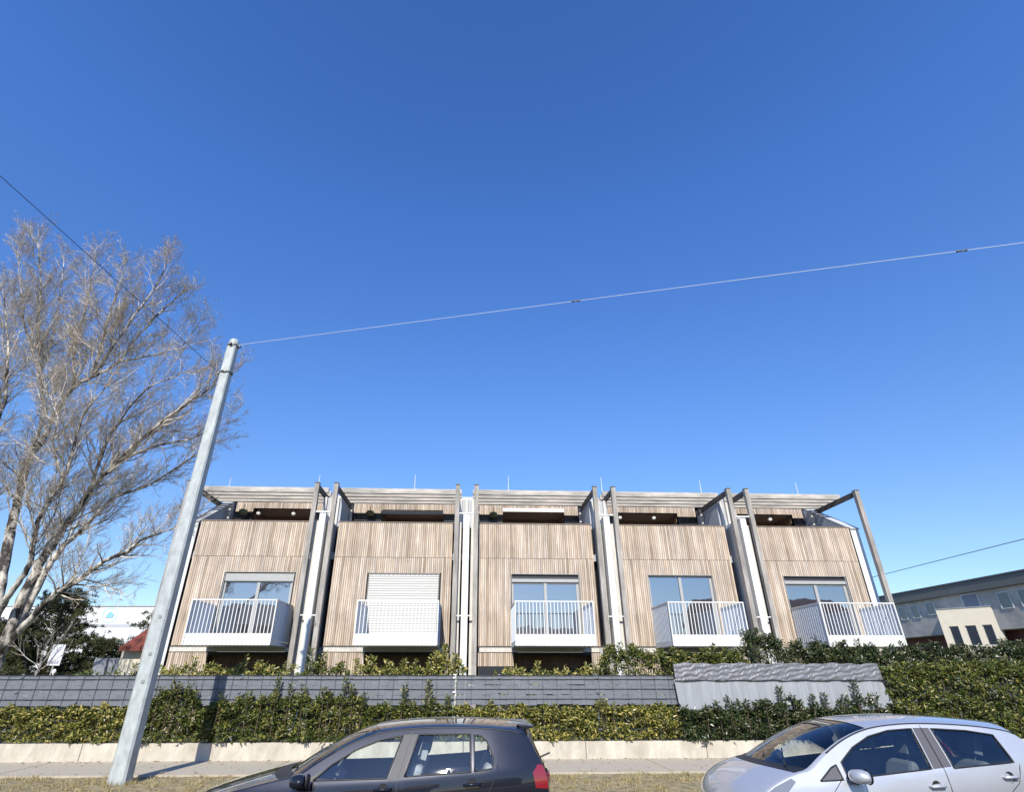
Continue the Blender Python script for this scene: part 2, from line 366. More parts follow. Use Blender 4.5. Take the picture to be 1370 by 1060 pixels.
# grey tarpaulin draped over the fence
root=empty('tarpaulin',street(0,15.40),YAW,'grey tarpaulin hung over the fence with a dark crumpled upper fold','tarpaulin')
def cloth(name,u0,u1,u1b,z0,z1,y0,m,amp,freq,seed,u0b=None):
    rnd=random.Random(seed); nx,nz=150,18; V=[];F=[]
    ph=[rnd.uniform(0,6.28) for _ in range(6)]
    u0b=u0 if u0b is None else u0b
    for j in range(nz+1):
        t=j/nz
        for i in range(nx+1):
            s=i/nx
            a=u0b+(u0-u0b)*t; c=u1b+(u1-u1b)*t
            u=a+(c-a)*s
            z=z0+(z1-z0)*t
            if j==nz: z+=.012*math.sin(u*5+ph[0])+.012*math.sin(u*13+ph[1])
            if j==0: z+=.012*math.sin(u*7+ph[2])
            if name=='lower_sheet':
                y=y0-amp*(.5*math.sin(u*freq+ph[0]+.4*t)+.3*math.sin(u*freq*2.3+ph[1]-.6*t)+.25*math.sin(u*freq*4.7+ph[2]))*(1.1-.4*t)
            else:
                y=y0-amp*(math.sin(u*freq+z*16+ph[0])*math.sin(z*14-u*3+ph[3])+.6*math.sin(u*freq*1.9-z*22+ph[4])+.5*math.sin(z*38+u*2.2*math.sin(u)))
            V.append((u,y,z))
    for j in range(nz):
        for i in range(nx):
            k=j*(nx+1)+i; F.append((k,k+1,k+nx+2,k+nx+1))
    q=MB(); q.v=V; q.f=F; q.m=[0]*len(F)
    o=q.build(name,m,root,smooth=True); sm=o.modifiers.new('t','SOLIDIFY'); sm.thickness=.004
    return o
M['tarp_top']=mat('dark_grey_foil',(.16,.165,.18),.45,noise=.25,nscale=5,bump=1)
_n=M['tarp_top'].node_tree; _b=_n.nodes['Bump']; _w=_n.nodes.new('ShaderNodeTexWave'); _w.bands_direction='DIAGONAL'
for _k,_v in (('Scale',2.6),('Distortion',4.5),('Detail',1.6),('Detail Scale',1.3)): _w.inputs[_k].default_value=_v
_c=_n.nodes.new('ShaderNodeTexCoord'); _m=_n.nodes.new('ShaderNodeMapping'); _m.inputs['Rotation'].default_value=(0,R(52),0); _m.inputs['Scale'].default_value=(2.0,1,1.5)
_n.links.new(_c.outputs['Object'],_m.inputs['Vector']); _n.links.new(_m.outputs['Vector'],_w.inputs['Vector']); _n.links.new(_w.outputs['Fac'],_b.inputs['Height']); _b.inputs['Distance'].default_value=.014
M['tarp_low']=mat('light_grey_tarp',(.28,.295,.315),.55,noise=.25,nscale=3,stretch=(4,1,.3),bump=.8,bscale=6)
cloth('upper_fold',4.58,9.98,10.02,1.66,2.05,-.035,M['tarp_top'],.005,8.5,4)
cloth('lower_sheet',4.56,10.0,10.16,1.0,1.69,.012,M['tarp_low'],.02,6.5,9,u0b=4.62)

# ------------------------------------------------------------------ laurel hedges
def leaf(b,p,d,n,L,W):
    """folded leaf from p along d"""
    s=d.cross(n)
    if s.length<1e-4: return
    s.normalize(); n=s.cross(d).normalized()
    m=p+d*L*.5; t=p+d*L-n*L*.12
    k=len(b.v)
    b.v+= [tuple(p),tuple(m+s*W*.5+n*W*.18),tuple(t),tuple(m-s*W*.5+n*W*.18)]
    b.f+= [(k,k+1,k+2),(k,k+2,k+3)]; b.m+=[0,0]
def hedge(label,u0,u1,D0,D1,z0,prof,m,dens=900,shoots=(),seed=1,group=None,Lf=.095,spray=.5,name='laurel_hedge'):
    """prof(u) gives the height of the clipped body; shoots: (u, D, top, spread)"""
    rnd=random.Random(seed); root=empty(name,street((u0+u1)/2,(D0+D1)/2,z0),0,label,'hedge' if name=='laurel_hedge' else 'shrub',group)
    base=root.location.copy(); b=MB(); st=MB()
    n=int(dens*2.15*(u1-u0))
    def at(u,D,z): return street(u,D,z)-base
    for i in range(n):
        u=rnd.uniform(u0,u1); h=prof(u)*(1+.05*math.sin(u*9+seed)+.04*math.sin(u*23+seed*2))
        q=rnd.random()
        lump=.07*math.sin(u*5.1+seed)*math.sin(z0+u*1.7)+.05*math.sin(u*13)+.04
        if q<.62: z=z0+.05+(h-z0-.05)*rnd.random()**.9; D=D0+lump+.07*math.sin(z*11+u*3.1+seed)+.05*math.sin(z*23-u*7)+abs(rnd.gauss(0,.07))
        elif q<.85: D=rnd.uniform(D0,D1); z=h-abs(rnd.gauss(0,.08))
        else: D=rnd.uniform(D0,D1); z=z0+(h-z0)*rnd.random()
        hole=math.sin(u*7.3+z*9.1+seed)+math.sin(u*17.1-z*13.7)
        if hole>1.6 and rnd.random()<.6: continue
        az=rnd.uniform(-math.pi,0) if rnd.random()<.75 else rnd.uniform(0,math.pi); el=rnd.gauss(.25,.6)
        dd=Vector((math.cos(az)*math.cos(el),math.sin(az)*math.cos(el),math.sin(el)))
        nn=Vector((rnd.gauss(0,.5),-.7+rnd.gauss(0,.4),.75+rnd.gauss(0,.4)))
        leaf(b,at(u,D,z),dd,nn,Lf*rnd.choice((.6,.8,1,1.15,1.4))*rnd.uniform(.85,1.15),Lf*rnd.uniform(.32,.54))
    for (su,sD,top,sp) in shoots:
        zb=prof(su)-.15; L=top-zb; lean=rnd.gauss(0,.05)
        ns=max(1,int(sp/.09))
        for k in range(ns):
            uu=su+rnd.gauss(0,sp*.45); tt=zb+L*(1-min(.75,abs(uu-su)/(sp+.01))*rnd.uniform(.5,1))
            P=[at(uu,sD,z0+.2),at(uu+lean*.4,sD,zb),at(uu+lean,sD+rnd.gauss(0,.03),tt)]
            st.tube(P,[.012,.009,.004],4)
            m_=int((tt-zb)/.0085)
            for j in range(m_):
                f=(j+rnd.random())/m_; z=zb+(tt-zb)*f
                r=.035+.10*(1-f)*rnd.random()
                az=j*2.4+rnd.gauss(0,.4); el=rnd.uniform(.2,1.1)
                dd=Vector((math.cos(az)*math.cos(el),math.sin(az)*math.cos(el),math.sin(el)))
                p=at(uu+lean*f,sD,z)+Vector((math.cos(az),math.sin(az),0))*r*rnd.random()
                leaf(b,p,dd,Vector((rnd.gauss(0,.3),-.5+rnd.gauss(0,.4),.8)),Lf*rnd.uniform(.8,1.25),Lf*rnd.uniform(.34,.46))
    # woody stems inside the body
    u=u0+.1
    while u<u1:
        hh=prof(u)
        for k in range(2):
            st.tube([at(u,(D0+D1)/2,z0-.05),at(u+rnd.gauss(0,.08),(D0+D1)/2+rnd.gauss(0,.06),z0+(hh-z0)*.5),at(u+rnd.gauss(0,.15),(D0+D1)/2+rnd.gauss(0,.08),hh-.08)],[.016,.011,.005],4)
        u+=.33
    b.build('foliage',m,root)
    st.build('stems',M['stem'],root)
    return root
def lerpf(pts):
    def f(u):
        if u<=pts[0][0]: return pts[0][1]
        for (a,p),(c,q) in zip(pts,pts[1:]):
            if u<=c: return p+(q-p)*(u-a)/(c-a)
        return pts[-1][1]
    return f
F0,F1=15.47,15.90    # front row, pushing out through the mesh
def U(px):
    a=(px-662)/728*.8886; return a*15.45/(1-a*.045)
def U_(px): return 0   # street coordinate of an image column at the fence
S=lambda px,top,sp=.10,D=15.44:(U(px),D,top,sp)
hedge('low clipped yellow-green laurel hedge at the far left under the grey screening',-21,U(196),F0,F1,.33,lerpf([(-21,1.02),(U(196),1.06)]),M['leaf_yellow'],1000,[S(150,1.2,.08)],seed=11,group='laurel hedges')
hedge('bushy laurel just right of the steel pole reaching halfway up the screening',U(196),U(283),F0-.08,F1,.33,lerpf([(U(196),1.05),(U(215),1.25),(U(238),1.5),(U(262),1.35),(U(283),1.0)]),M['leaf'],1150,[S(222,1.55,.12,15.36),S(240,1.72,.18,15.34),S(255,1.6,.12,15.36),S(268,1.45,.1,15.38)],seed=12,group='laurel hedges')
hedge('tall dark laurel hedge with many upright shoots between the pole shadow and the dark car',U(286),U(497),F0-.08,F1,.33,lerpf([(U(286),1.0),(U(305),1.2),(U(340),1.25),(U(400),1.28),(U(440),1.28),(U(480),1.3),(U(497),1.0)]),M['leaf'],1150,
  [S(x,t,.14,15.35) for x,t in ((296,1.35),(313,1.72),(334,1.72),(352,1.5),(376,1.72),(392,1.55),(412,1.6),(432,1.72),(448,1.5),(462,1.75),(478,1.62),(490,1.45))],seed=13,group='laurel hedges')
hedge('low laurel hedge with three upright shoots above the roof of the dark car',U(497),U(608),F0,F1,.33,lerpf([(U(497),1.08),(U(608),1.05)]),M['leaf'],1050,[S(521,1.35,.1,15.40),S(544,1.62,.16,15.38),S(574,1.72,.16,15.38),S(548,1.4,.2,15.38),S(575,1.4,.2,15.38),S(603,1.5,.12,15.40)],seed=14,group='laurel hedges')
hedge('low yellowish laurel hedge between the two cars under the ragged screening',U(608),U(905),F0,F1,.33,lerpf([(U(608),1.05),(U(700),1.04),(U(905),1.08)]),M['leaf_yellow'],1050,[S(655,1.2,.1),S(700,1.18,.12),S(732,1.4,.12,15.40),S(807,1.5,.14,15.38),S(808,1.3,.25,15.38),S(845,1.2,.1),S(880,1.22,.12)],seed=15,group='laurel hedges')
hedge('dark green laurel hedge in front of the light grey tarpaulin',U(905),U(1095),F0-.12,F1,.33,lerpf([(U(905),.98),(U(950),1.05),(U(1000),1.15),(U(1060),1.2),(U(1095),1.0)]),M['leaf_dark'],1200,[S(x,t,.16,15.30) for x,t in ((930,1.15),(953,1.2),(973,1.42),(990,1.25),(1010,1.3),(1038,1.55),(1050,1.35),(1066,1.62),(1072,1.4),(1092,1.4))],seed=16,group='laurel hedges')
hedge('dark laurel clump rising at the right end of the tarpaulin behind the silver car',U(1095),U(1200),F0-.12,F1,.33,lerpf([(U(1095),1.0),(U(1120),1.15),(U(1140),1.3),(U(1165),1.1),(U(1200),1.0)]),M['leaf_dark'],1150,[S(1122,1.5,.14,15.30),S(1133,1.68,.16,15.29),S(1146,1.6,.16,15.29),S(1158,1.35,.14,15.30),S(1180,1.15,.12,15.32)],seed=17,group='laurel hedges')
hedge('tall laurel hedge right of the tarpaulin hiding the fence completely',U(1180),22,F0-.15,F1+.1,.33,lerpf([(U(1180),1.9),(U(1260),1.95),(U(1370),2.0),(22,2.0)]),M['leaf'],1500,[S(x,2.1,.2,15.4) for x in (1225,1260,1300,1340,1365)],seed=18,group='laurel hedges')
def UB(px):
    a=(px-662)/728*.8886; return a*16.4/(1-a*.045)+.0*px
B0,B1=16.2,16.75
SB=lambda px,top,sp=.12:(UB(px),16.35,top,sp)
def hb(label,a,c,prof,m,dens,sh,seed): return hedge(label,UB(a),UB(c),B0,B1,.1,lerpf([(UB(x),h) for x,h in prof]),m,dens,[SB(*q) for q in sh],seed=seed,group='shrubs behind the fence',name='laurel_shrub')
hb('sparse leafy shrubs showing over the fence under the leftmost balcony',203,392,[(203,1.85),(240,1.9),(300,1.9),(350,1.92),(392,1.85)],M['leaf_yellow'],600,[(232,2.05,.15),(255,2.2,.2),(290,2.0,.1),(323,2.25,.2),(345,2.15,.2),(382,2.15,.14)],31)
hb('shrubs over the fence between the first and second white fins',395,468,[(395,1.8),(420,2.0),(445,1.95),(468,1.9)],M['leaf'],750,[(414,2.5,.15),(430,2.35,.2),(452,2.1,.15)],32)
hb('leafy shrubs over the fence below the balcony with the closed shutter',470,563,[(470,1.9),(500,1.95),(563,1.85)],M['leaf_yellow'],600,[(478,2.2,.14),(492,2.35,.18),(515,2.3,.16),(535,2.2,.18),(552,2.2,.1)],33)
hb('dense shrub over the fence left of the middle white fin',565,622,[(565,1.9),(585,2.15),(610,2.1),(622,1.9)],M['leaf_yellow'],900,[(580,2.4,.2),(592,2.58,.22),(608,2.3,.2)],34)
hb('thin low shrubs over the fence under the middle balcony',660,800,[(660,1.83),(700,1.85),(760,1.85),(800,1.9)],M['leaf_yellow'],450,[(680,1.98,.1),(703,2.05,.14),(718,2.15,.14),(735,2.0,.16),(778,1.98,.1),(792,2.05,.14)],35)
hb('tall dense shrubs over the fence left of the tarpaulin',800,900,[(800,2.0),(818,2.35),(850,2.35),(880,2.25),(900,2.2)],M['leaf'],1300,[(812,2.65,.16),(826,2.55,.2),(838,2.75,.22),(852,2.5,.2),(872,2.4,.2),(890,2.3,.2)],36)
hb('dense dark shrubs behind the tarpaulin below the fourth balcony',900,1000,[(900,2.2),(950,2.25),(1000,2.3)],M['leaf'],1300,[(905,2.45,.2),(925,2.6,.14),(942,2.4,.2),(962,2.6,.18),(985,2.45,.2)],37)
hb('tallest dark shrub behind the tarpaulin beside the fourth balcony corner',1000,1060,[(1000,2.4),(1018,2.75),(1040,2.65),(1060,2.4)],M['leaf_dark'],1700,[(1010,3.0,.18),(1022,3.08,.2),(1034,2.85,.2),(1050,2.65,.2)],38)
hb('dark shrubs in front of the rightmost balcony',1060,1210,[(1060,2.4),(1100,2.45),(1150,2.4),(1210,2.3)],M['leaf_dark'],1500,[(1075,2.7,.2),(1100,2.8,.16),(1108,2.6,.2),(1130,2.65,.2),(1155,2.75,.14),(1175,2.6,.2),(1195,2.5,.2)],39)
hb('long dark shrub row at the right edge in front of the grey building',1210,1480,[(1210,2.35),(1260,2.4),(1330,2.35),(1370,2.5),(1480,2.5)],M['leaf_dark'],1400,[(x,2.6+.08*math.sin(x),.22) for x in range(1220,1480,22)],40)
hb('few low green shoots over the fence left of the steel pole',88,185,[(88,1.75),(185,1.78)],M['leaf'],300,[(105,1.95,.12),(120,2.0,.1),(178,2.05,.14)],41)
# ------------------------------------------------------------------ row of houses
BD=21.5
centers=[-12.07,-6.62,-1.12,4.34,9.78,15.25]
woodx=[(-11.37,-7.14),(-6.1,-1.64),(-.62,3.84),(4.88,9.26),(10.35,14.40)]
doors=[(-10.05,-7.5,'box'),(-4.74,-2.10,'shut'),(.63,3.21,'two'),(5.88,8.40,'none'),(11.2,13.68,'two')]
balc=[(-10.13,-7.34),(-4.70,-1.97),(.585,3.28),(5.85,8.50),(11.18,13.87)]
tall=[(-10.6,-7.9),(-4.9,-2.2),(.5,3.25),(5.75,8.5),(11.3,13.9)]
hl=['leftmost timber-clad row house with part-lowered blind box and sky-reflecting balcony door',
    'second timber-clad row house with the pale roller shutter fully closed',
    'middle timber-clad row house with the white terrace awning and roof dome',
    'fourth timber-clad row house with tall balcony door and no blind box',
    'rightmost timber-clad row house ending in a free timber post and sloping end wall']
TOP=7.13; BW=.0765
def boards(b,x0,x1,z0,z1,holes=(),y0=-.024,y1=-.002,rnd=None,gap=.012):
    n=max(1,round((x1-x0)/BW)); w=(x1-x0)/n
    for i in range(n):
        a=x0+i*w; c=a+w-gap
        segs=[(z0,z1)]
        for (h0,h1,g0,g1) in holes:
            if c>h0 and a<h1:
                out=[]
                for (s0,s1) in segs:
                    if g1<=s0 or g0>=s1: out.append((s0,s1)); continue
                    if s0<g0: out.append((s0,g0))
                    if s1>g1: out.append((g1,s1))
                segs=out
        dy=rnd.uniform(-.003,.003)
        for (s0,s1) in segs:
            if s1-s0>.02: b.box(a,c,y0+dy,y1,s0,s1)
def house(k):
    c0,c1=centers[k],centers[k+1]; cx=(c0+c1)/2
    wl,wr=woodx[k]; wl-=cx; wr-=cx; L=c0-cx; Rr=c1-cx
    d0,d1,dk=doors[k]; d0-=cx; d1-=cx; b0,b1=balc[k]; b0-=cx; b1-=cx; t0,t1=tall[k]; t0-=cx; t1-=cx
    rnd=random.Random(50+k)
    root=empty('row_house',street(cx,BD),YAW,hl[k],'house','timber-clad row houses')
    DT=5.23; DB=2.72; G1=2.42      # door head, floor, ground-floor opening head
    go0,go1=b0+.10,b1+.18          # ground-floor opening
    SL=wl-.2 if k==0 else L+.02; SR=wr+.3 if k==4 else Rr-.02
    w=MB(); f=.012
    fl,fr=wl+.005,wr-.005
    w.box(fl,fr,f,.30,DT,6.0); w.box(fl,d0,f,.30,2.70,DT); w.box(d1,fr,f,.30,2.70,DT)
    w.box(fl,fr,f,.16,6.0,TOP-.02)
    w.box(fl,go0,f,.30,0,2.52); w.box(go1,fr,f,.30,0,2.52); w.box(go0,go1,f,.30,G1,2.52)
    w.build('wall',M['membrane_and_shade'],root)
    # floor slabs, terrace deck, roof
    w=MB(); w.box(SL,SR,.31,10.5,2.45,2.70); w.box(SL,SR,.17,10.5,5.75,6.0)
    w.build('floor_slab',M['grey_render'],root)
    w=MB(); w.box(SL-(.3 if k==0 else .02),SR+(.15 if k==4 else .02),2.80,10.8,8.905,9.05); r_=w.build('roof',M['flashing'],root)
    # rear shell
    w=MB(); w.box(SL,SR,10.5,10.68,0,8.83); w.build('rear_wall',M['grey_render'],root)
    # cladding
    b=MB()
    boards(b,wl,wr,5.805,TOP,rnd=rnd); boards(b,wl,wr,DB+.0,5.79,[(d0,d1,2.0,DT)],rnd=rnd)
    zb=2.07 if k==2 else .1
    boards(b,wl,go0,zb,2.50,rnd=rnd); boards(b,go1,wr,.1,2.50,rnd=rnd)
    b.build('cladding',M['larch'],root)
    if k==2:
        b=MB(); b.box(wl+.1,go0-.25,-.008,.008,1.2,2.05); b.build('side_window',M['dark_glass'],root)
    # lintel and reveal boards, the shade under the balcony put into their colour
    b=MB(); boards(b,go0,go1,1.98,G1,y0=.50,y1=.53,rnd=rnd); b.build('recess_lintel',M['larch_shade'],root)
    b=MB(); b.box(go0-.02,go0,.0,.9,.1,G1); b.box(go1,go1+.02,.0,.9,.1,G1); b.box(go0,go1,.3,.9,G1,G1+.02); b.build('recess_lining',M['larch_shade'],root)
    b=MB(); b.box(go0,go1,.62,.68,.1,1.97); td=b.build('terrace_door',M['dark_frame'],root)
    b=MB(); n=3
    for i in range(n):
        a=go0+(go1-go0)*i/n+.05; c=go0+(go1-go0)*(i+1)/n-.05; b.box(a,c,.605,.617,.2,1.88)
    b.build('pane',M['dark_glass'],td)
    # pale band and dark joint at first floor, joint line, parapet cap
    b=MB(); b.box(L+.56 if k else wl,Rr-.56 if k<4 else wr,-.045,.008,2.525,2.67); b.build('floor_band',M['pale_board'],root)
    b=MB(); b.box(wl-.02,wr+.02,-.055,.006,2.675,2.70); b.box(wl,wr,-.004,.008,5.785,5.81); b.build('joint_flashing',M['steel'],root)
    b=MB(); b.box(wl-.03,wr+.03,-.045,.20,TOP,TOP+.03); b.build('parapet_cap',M['cap'],root)
    # recess behind the cladding edges
    # balcony door
    b=MB()
    b.box(d0,d0+.015,-.02,.16,DB,DT); b.box(d1-.015,d1,-.02,.16,DB,DT); b.box(d0+.015,d1-.015,-.02,.16,DT-.015,DT)
    b.build('door_reveal',M['frame'],root)
    top=DT-.015
    if dk=='box': bz=DT-.31
    elif dk=='two': bz=DT-.30
    elif dk=='shut': bz=DT-.05
    else: bz=top
    b=MB(); x0,x1=d0+.015,d1-.015; xm=(x0+x1)/2
    y0,y1=.09,.155
    b.box(x0,x0+.07,y0,y1,DB+.05,bz); b.box(x1-.10,x1,y0,y1,DB+.05,bz); b.box(xm-.055,xm+.055,y0-.02,y1,DB+.05,bz)
    b.box(x0+.07,xm-.055,y0,y1,bz-.06,bz); b.box(xm+.055,x1-.10,y0,y1,bz-.06,bz); b.box(x0,x1,y0,y1,DB,DB+.05)
    dr=b.build('balcony_door',M['frame'],root,bevel=.006)
    for (p,q) in ((x0+.075,xm-.06),(xm+.06,x1-.105)):
        b=MB(); b.box(p,q,.115,.135,DB+.06,bz-.065); b.build('pane',M['window'],dr)
    if dk=='box':
        b=MB(); b.box(x0+.005,x1-.005,.03,.15,bz+.005,top-.03); b.box(x0+.02,x1-.03,.02,.05,bz-.02,bz+.0); b.build('blind_box',M['frame'],root,bevel=.006)
    if dk=='two':
        b=MB(); b.box(x0+.005,x1-.005,.07,.15,top-.15,top-.02,1); b.box(x0+.005,x1-.005,.02,.15,bz+.005,top-.16); 
        b.build('blind_box',[M['frame'],M['dark_frame']],root,bevel=.005)
    if dk=='shut':
        b=MB(); z=DB+.03; i=0
        while z<bz-.02:
            b.prism([(.0,z),(-.018,z+.028),(-.018,z+.052),(.0,z+.083),(.012,z+.083),(.012,z)],x0+.01,x1-.01,'x'); z+=.0865
        b.build('roller_shutter',M['shutter'],root)
        b=MB(); b.box(x0,x1,-.012,.02,bz,top-.005)
        for i in range(16): b.box(x0+.05+i*.16,x0+.13+i*.16,-.03,-.013,bz-.005,bz+.03)
        b.build('shutter_head',M['steel'],root)
    # balcony
    yb=-1.9; zt=4.045
    b=MB(); b.box(b0+.01,b1-.01,yb+.02,-.058,2.66,2.80); bal=b.build('balcony',M['panel_metal'],root)
    b=MB()
    n=22
    for i in range(n+1):
        x=b0+.025+(b1-b0-.05)*i/n; b.box(x-.014,x+.014,yb-.006,yb+.006,2.66,zt-.04)
    b.box(b0,b1,yb-.02,yb+.02,zt-.04,zt); 
    b.box(b0,b1,yb+.008,yb+.016,2.645,3.0)
    b.box(b0,b0+.04,yb-.02,yb+.02,2.655,zt-.04); b.box(b1-.04,b1,yb-.02,yb+.02,2.655,zt-.04)
    for x in (b0,b1-.04): b.box(x,x+.04,yb+.02,-.03,zt-.04,zt)
    b.build('railing',M['white_metal'],bal)
    for x in (b0+.012,b1-.022):
        s=MB()
        s.box(x,x+.01,yb+.025,-.03,2.81,zt-.045)
        for i in range(14):
            y=yb+.08+i*.13; s.box(x-.006,x+.016,y-.006,y+.006,2.81,zt-.045)
        s.build('side_panel',M['panel_metal'],bal)
    # terrace
    b=MB()
    bandz=8.26; tz=8.42; yB=2.8
    le=L+.42; re=Rr-.42
    if k==0: le=wl
    if k==4: re=wr
    b2=MB(); boards(b2,le,t0,bandz,8.85,y0=yB-.02,y1=yB,rnd=rnd); boards(b2,t0,t1,tz,8.85,y0=yB-.02,y1=yB,rnd=rnd); boards(b2,t1,re,bandz,8.85,y0=yB-.02,y1=yB,rnd=rnd)
    b2.build('terrace_cladding',M['larch'],root)
    b.box(le,re,yB+.004,yB+.2,tz,8.86); b.box(le,t0,yB+.004,yB+.2,bandz,tz); b.box(t1,re,yB+.004,yB+.2,bandz,tz); b.box(le,t0,yB+.004,yB+.2,6.0,7.0); b.box(t1,re,yB+.004,yB+.2,6.0,7.0)
    b.build('terrace_wall',M['membrane_and_shade'],root)
    for (p,q) in ((le,t0-.03),(t1+.03,re)):
        if q-p<.15: continue
        b=MB(); b.box(p,q,yB+.03,yB+.05,7.0,bandz-.05); wn=b.build('terrace_window',M['dark_glass'],root)
        b=MB(); b.box(p,q,yB-.01,yB+.028,bandz-.05,bandz-.005); b.box(p,q,yB-.02,yB+.028,bandz-.34,bandz-.31); b.box(q-.06,q,yB-.01,yB+.028,7.0,bandz-.05); b.build('frame',M['dark_frame'],wn)
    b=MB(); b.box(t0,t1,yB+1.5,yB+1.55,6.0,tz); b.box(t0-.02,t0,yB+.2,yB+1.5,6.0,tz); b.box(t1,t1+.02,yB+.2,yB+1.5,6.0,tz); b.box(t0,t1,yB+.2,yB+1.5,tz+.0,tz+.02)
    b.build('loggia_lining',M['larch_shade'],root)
    b=MB(); b.box(t0,t1,yB+1.40,yB+1.44,6.0,8.1); lw=b.build('terrace_door',M['dark_glass'],root)
    if k in (0,3,4):
        for x in (t0+.15,(t0+t1)/2+.35):
            b=MB(); b.lathe([(0,-.11),(.07,-.085),(.105,0),(.07,.085),(0,.11)],(x,yB+.25,8.27),seg=14); b.box(x-.02,x+.02,yB+.23,yB+.27,8.36,8.46)
            b.build('globe_lamp',M['globe'],root,smooth=True)
    if k==1:
        b=MB(); mt=Matrix.Translation((0,yB-.10,8.36))@Matrix.Rotation(R(20),4,'X')
        b.box(t0,t1,-.5,.04,-.05,.0,0,mt); b.box(t0,t1,-.52,-.5,-.11,.02,1,mt); b.box(t0,t0+.04,-.5,.04,-.11,-.05,1,mt); b.box(t1-.04,t1,-.5,.04,-.11,-.05,1,mt)
        b.build('folded_awning',[M['dark_frame'],M['frame']],root)
    if k==2:
        b=MB(); b.box(t0,t1,yB-.12,yB-.03,8.38,8.50); b.box(t0-.02,t1+.02,yB-.16,yB-.12,8.355,8.52)
        b.build('awning_cassette',M['white_metal'],root,bevel=.01)
    b=MB(); x=le+(t0-le)*.62 if k in(0,1,2) else le+.35
    b.lathe([(0,.05),(.16,.03),(.2,-.08),(.17,-.16),(0,-.17)],(x,yB-.35,8.22),seg=12); b.box(x-.01,x+.01,yB-.36,yB-.34,8.2,8.5)
    b.build('fabric_lamp',M['lampg'],root,smooth=True)
    for x in (le+.03,re-.11):
        b=MB(); b.box(x,x+.08,2.0,2.1,6.0,8.42); b.build('downpipe',M['pale_board'],root,bevel=.01)
    # skylight / lightning rod
    if k==2:
        b=MB(); b.lathe([(.42,0),(.40,.9),(.36,1.15),(.22,1.32),(0,1.38)],(-.02-cx,6.6,9.05),seg=20); b.build('roof_dome',M['globe'],root,smooth=True)
    rods={0:[-12.5,-8.3],1:[-3.7],2:[.85],3:[5.45],4:[10.4,15.3]}[k]
    for x in rods:
        b=MB(); zt2=10.55 if 0<k<4 else 10.45
        b.tube([(x-cx,4.1,9.05),(x-cx,4.1,9.8),(x-cx,4.1,zt2)],[.022,.018,.009],5)
        b.box(x-cx-.1,x-cx+.1,4.0,4.2,9.05,9.12); b.build('lightning_rod',M['white_metal'],root)
    # pergola: two posts, two beams, four slats
    lp=L+.37 if k else -11.86-cx; rp=Rr-.37 if k<4 else 14.74-cx
    for x in (lp,rp):
        b=MB(); b.box(x-.085,x+.085,-.68,-.50,0,8.50); b.build('post',M['timber'],root,bevel=.008)
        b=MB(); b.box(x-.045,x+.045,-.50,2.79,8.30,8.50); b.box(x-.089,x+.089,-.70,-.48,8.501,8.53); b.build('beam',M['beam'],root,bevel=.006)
    for y in (.60,1.08,1.56,2.04):
        b=MB(); xa=lp-.10 if k==0 else lp-.14; xb=rp+.14
        b.box(xa,xb,y,y+.12,8.502,8.72); b.build('slat',M['slat'],root,bevel=.006)
    # cross brackets between posts and party wall
    # party wall on the left (and the end walls)
    def party(c,name='party_wall'):
        b=MB(); b.prism([(-.60,0),(.6,0),(.6,7.33),(-.60,7.33)],c-.12,c+.12,'x'); b.build(name,M['white_wall'],root,bevel=.01)
        b=MB()
        b.prism([(-.34,0),(.5,0),(.5,7.1),(-.34,7.1)],c-.32,c-.19,'x'); b.prism([(-.34,0),(.5,0),(.5,7.1),(-.34,7.1)],c+.19,c+.32,'x')
        b.build('edge_board',M['pale_board'],root)
        b=MB(); b.prism([(.55,0),(2.9,0),(2.9,7.1),(.55,7.1)],c-.55,c-.121,'x'); b.prism([(.55,0),(2.9,0),(2.9,7.1),(.55,7.1)],c+.121,c+.55,'x'); b.build('recess_shade_wall',M['membrane_and_shade'],root)  # slot walls coloured dark to stand in for deep shade
        b=MB(); b.prism([(.62,7.1),(2.78,7.1),(2.78,8.29),(.62,8.29)],c-.38,c+.38,'x'); b.build('terrace_screen',M['grey_render'],root)
        b=MB()
        for x in (-.3,-.05,.2): b.box(c+x,c+x+.09,.5,.60,7.12,8.29)
        b.build('screen_trim',M['pale_board'],root)
        b=MB()
        for z in (7.36,3.66): b.box(c-.30,c+.30,-.62 if z>7 else -.605,-.56 if z>7 else -.602,z,z+.05) if z>7 else (b.box(c-.29,c-.121,-.6,-.55,z,z+.04),b.box(c+.121,c+.29,-.6,-.55,z,z+.04))
        b.build('bracket',M['white_metal'],root)
    if k>0: party(L)
    if k in (0,4):
        x0,x1=((-11.86-cx,-11.50-cx) if k==0 else (14.50-cx,14.84-cx))
        b=MB(); b.prism([(.05,0),(10.7,0),(10.7,8.84),(3.1,8.84),(.05,7.08)],x0,x1,'x'); b.build('end_wall',M['white_wall'],root,bevel=.01)
        b=MB(); b.prism([(.02,7.081),(3.08,8.86),(10.7,8.86),(10.7,8.90),(3.07,8.90),(.0,7.12)],x0-.03,x1+.03,'x'); b.build('end_coping',M['coping'],root)
        # inner leaf facing the terrace, wall shade painted as a grey sheet
        xi0,xi1=(x1+.003,x1+.03) if k==0 else (x0-.03,x0-.003)
        b=MB(); b.prism([(.32,6.0),(2.9,6.0),(2.9,8.70),(.32,7.20)],xi0,xi1,'x'); b.build('terrace_shade_lining',M['grey_render'],root)
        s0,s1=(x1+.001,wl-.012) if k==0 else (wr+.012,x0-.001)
        b=MB(); b.box(s0,s1,.45,.5,0,7.0); b.box((x1 if k==0 else x0-.006),(x1+.006 if k==0 else x0),.07,.45,0,7.05); b.build('recess_shade_back',M['membrane_and_shade'],root)  # dark sheets paint the gap's shade, one over the white end wall face
    return root
for k in range(5): house(k)

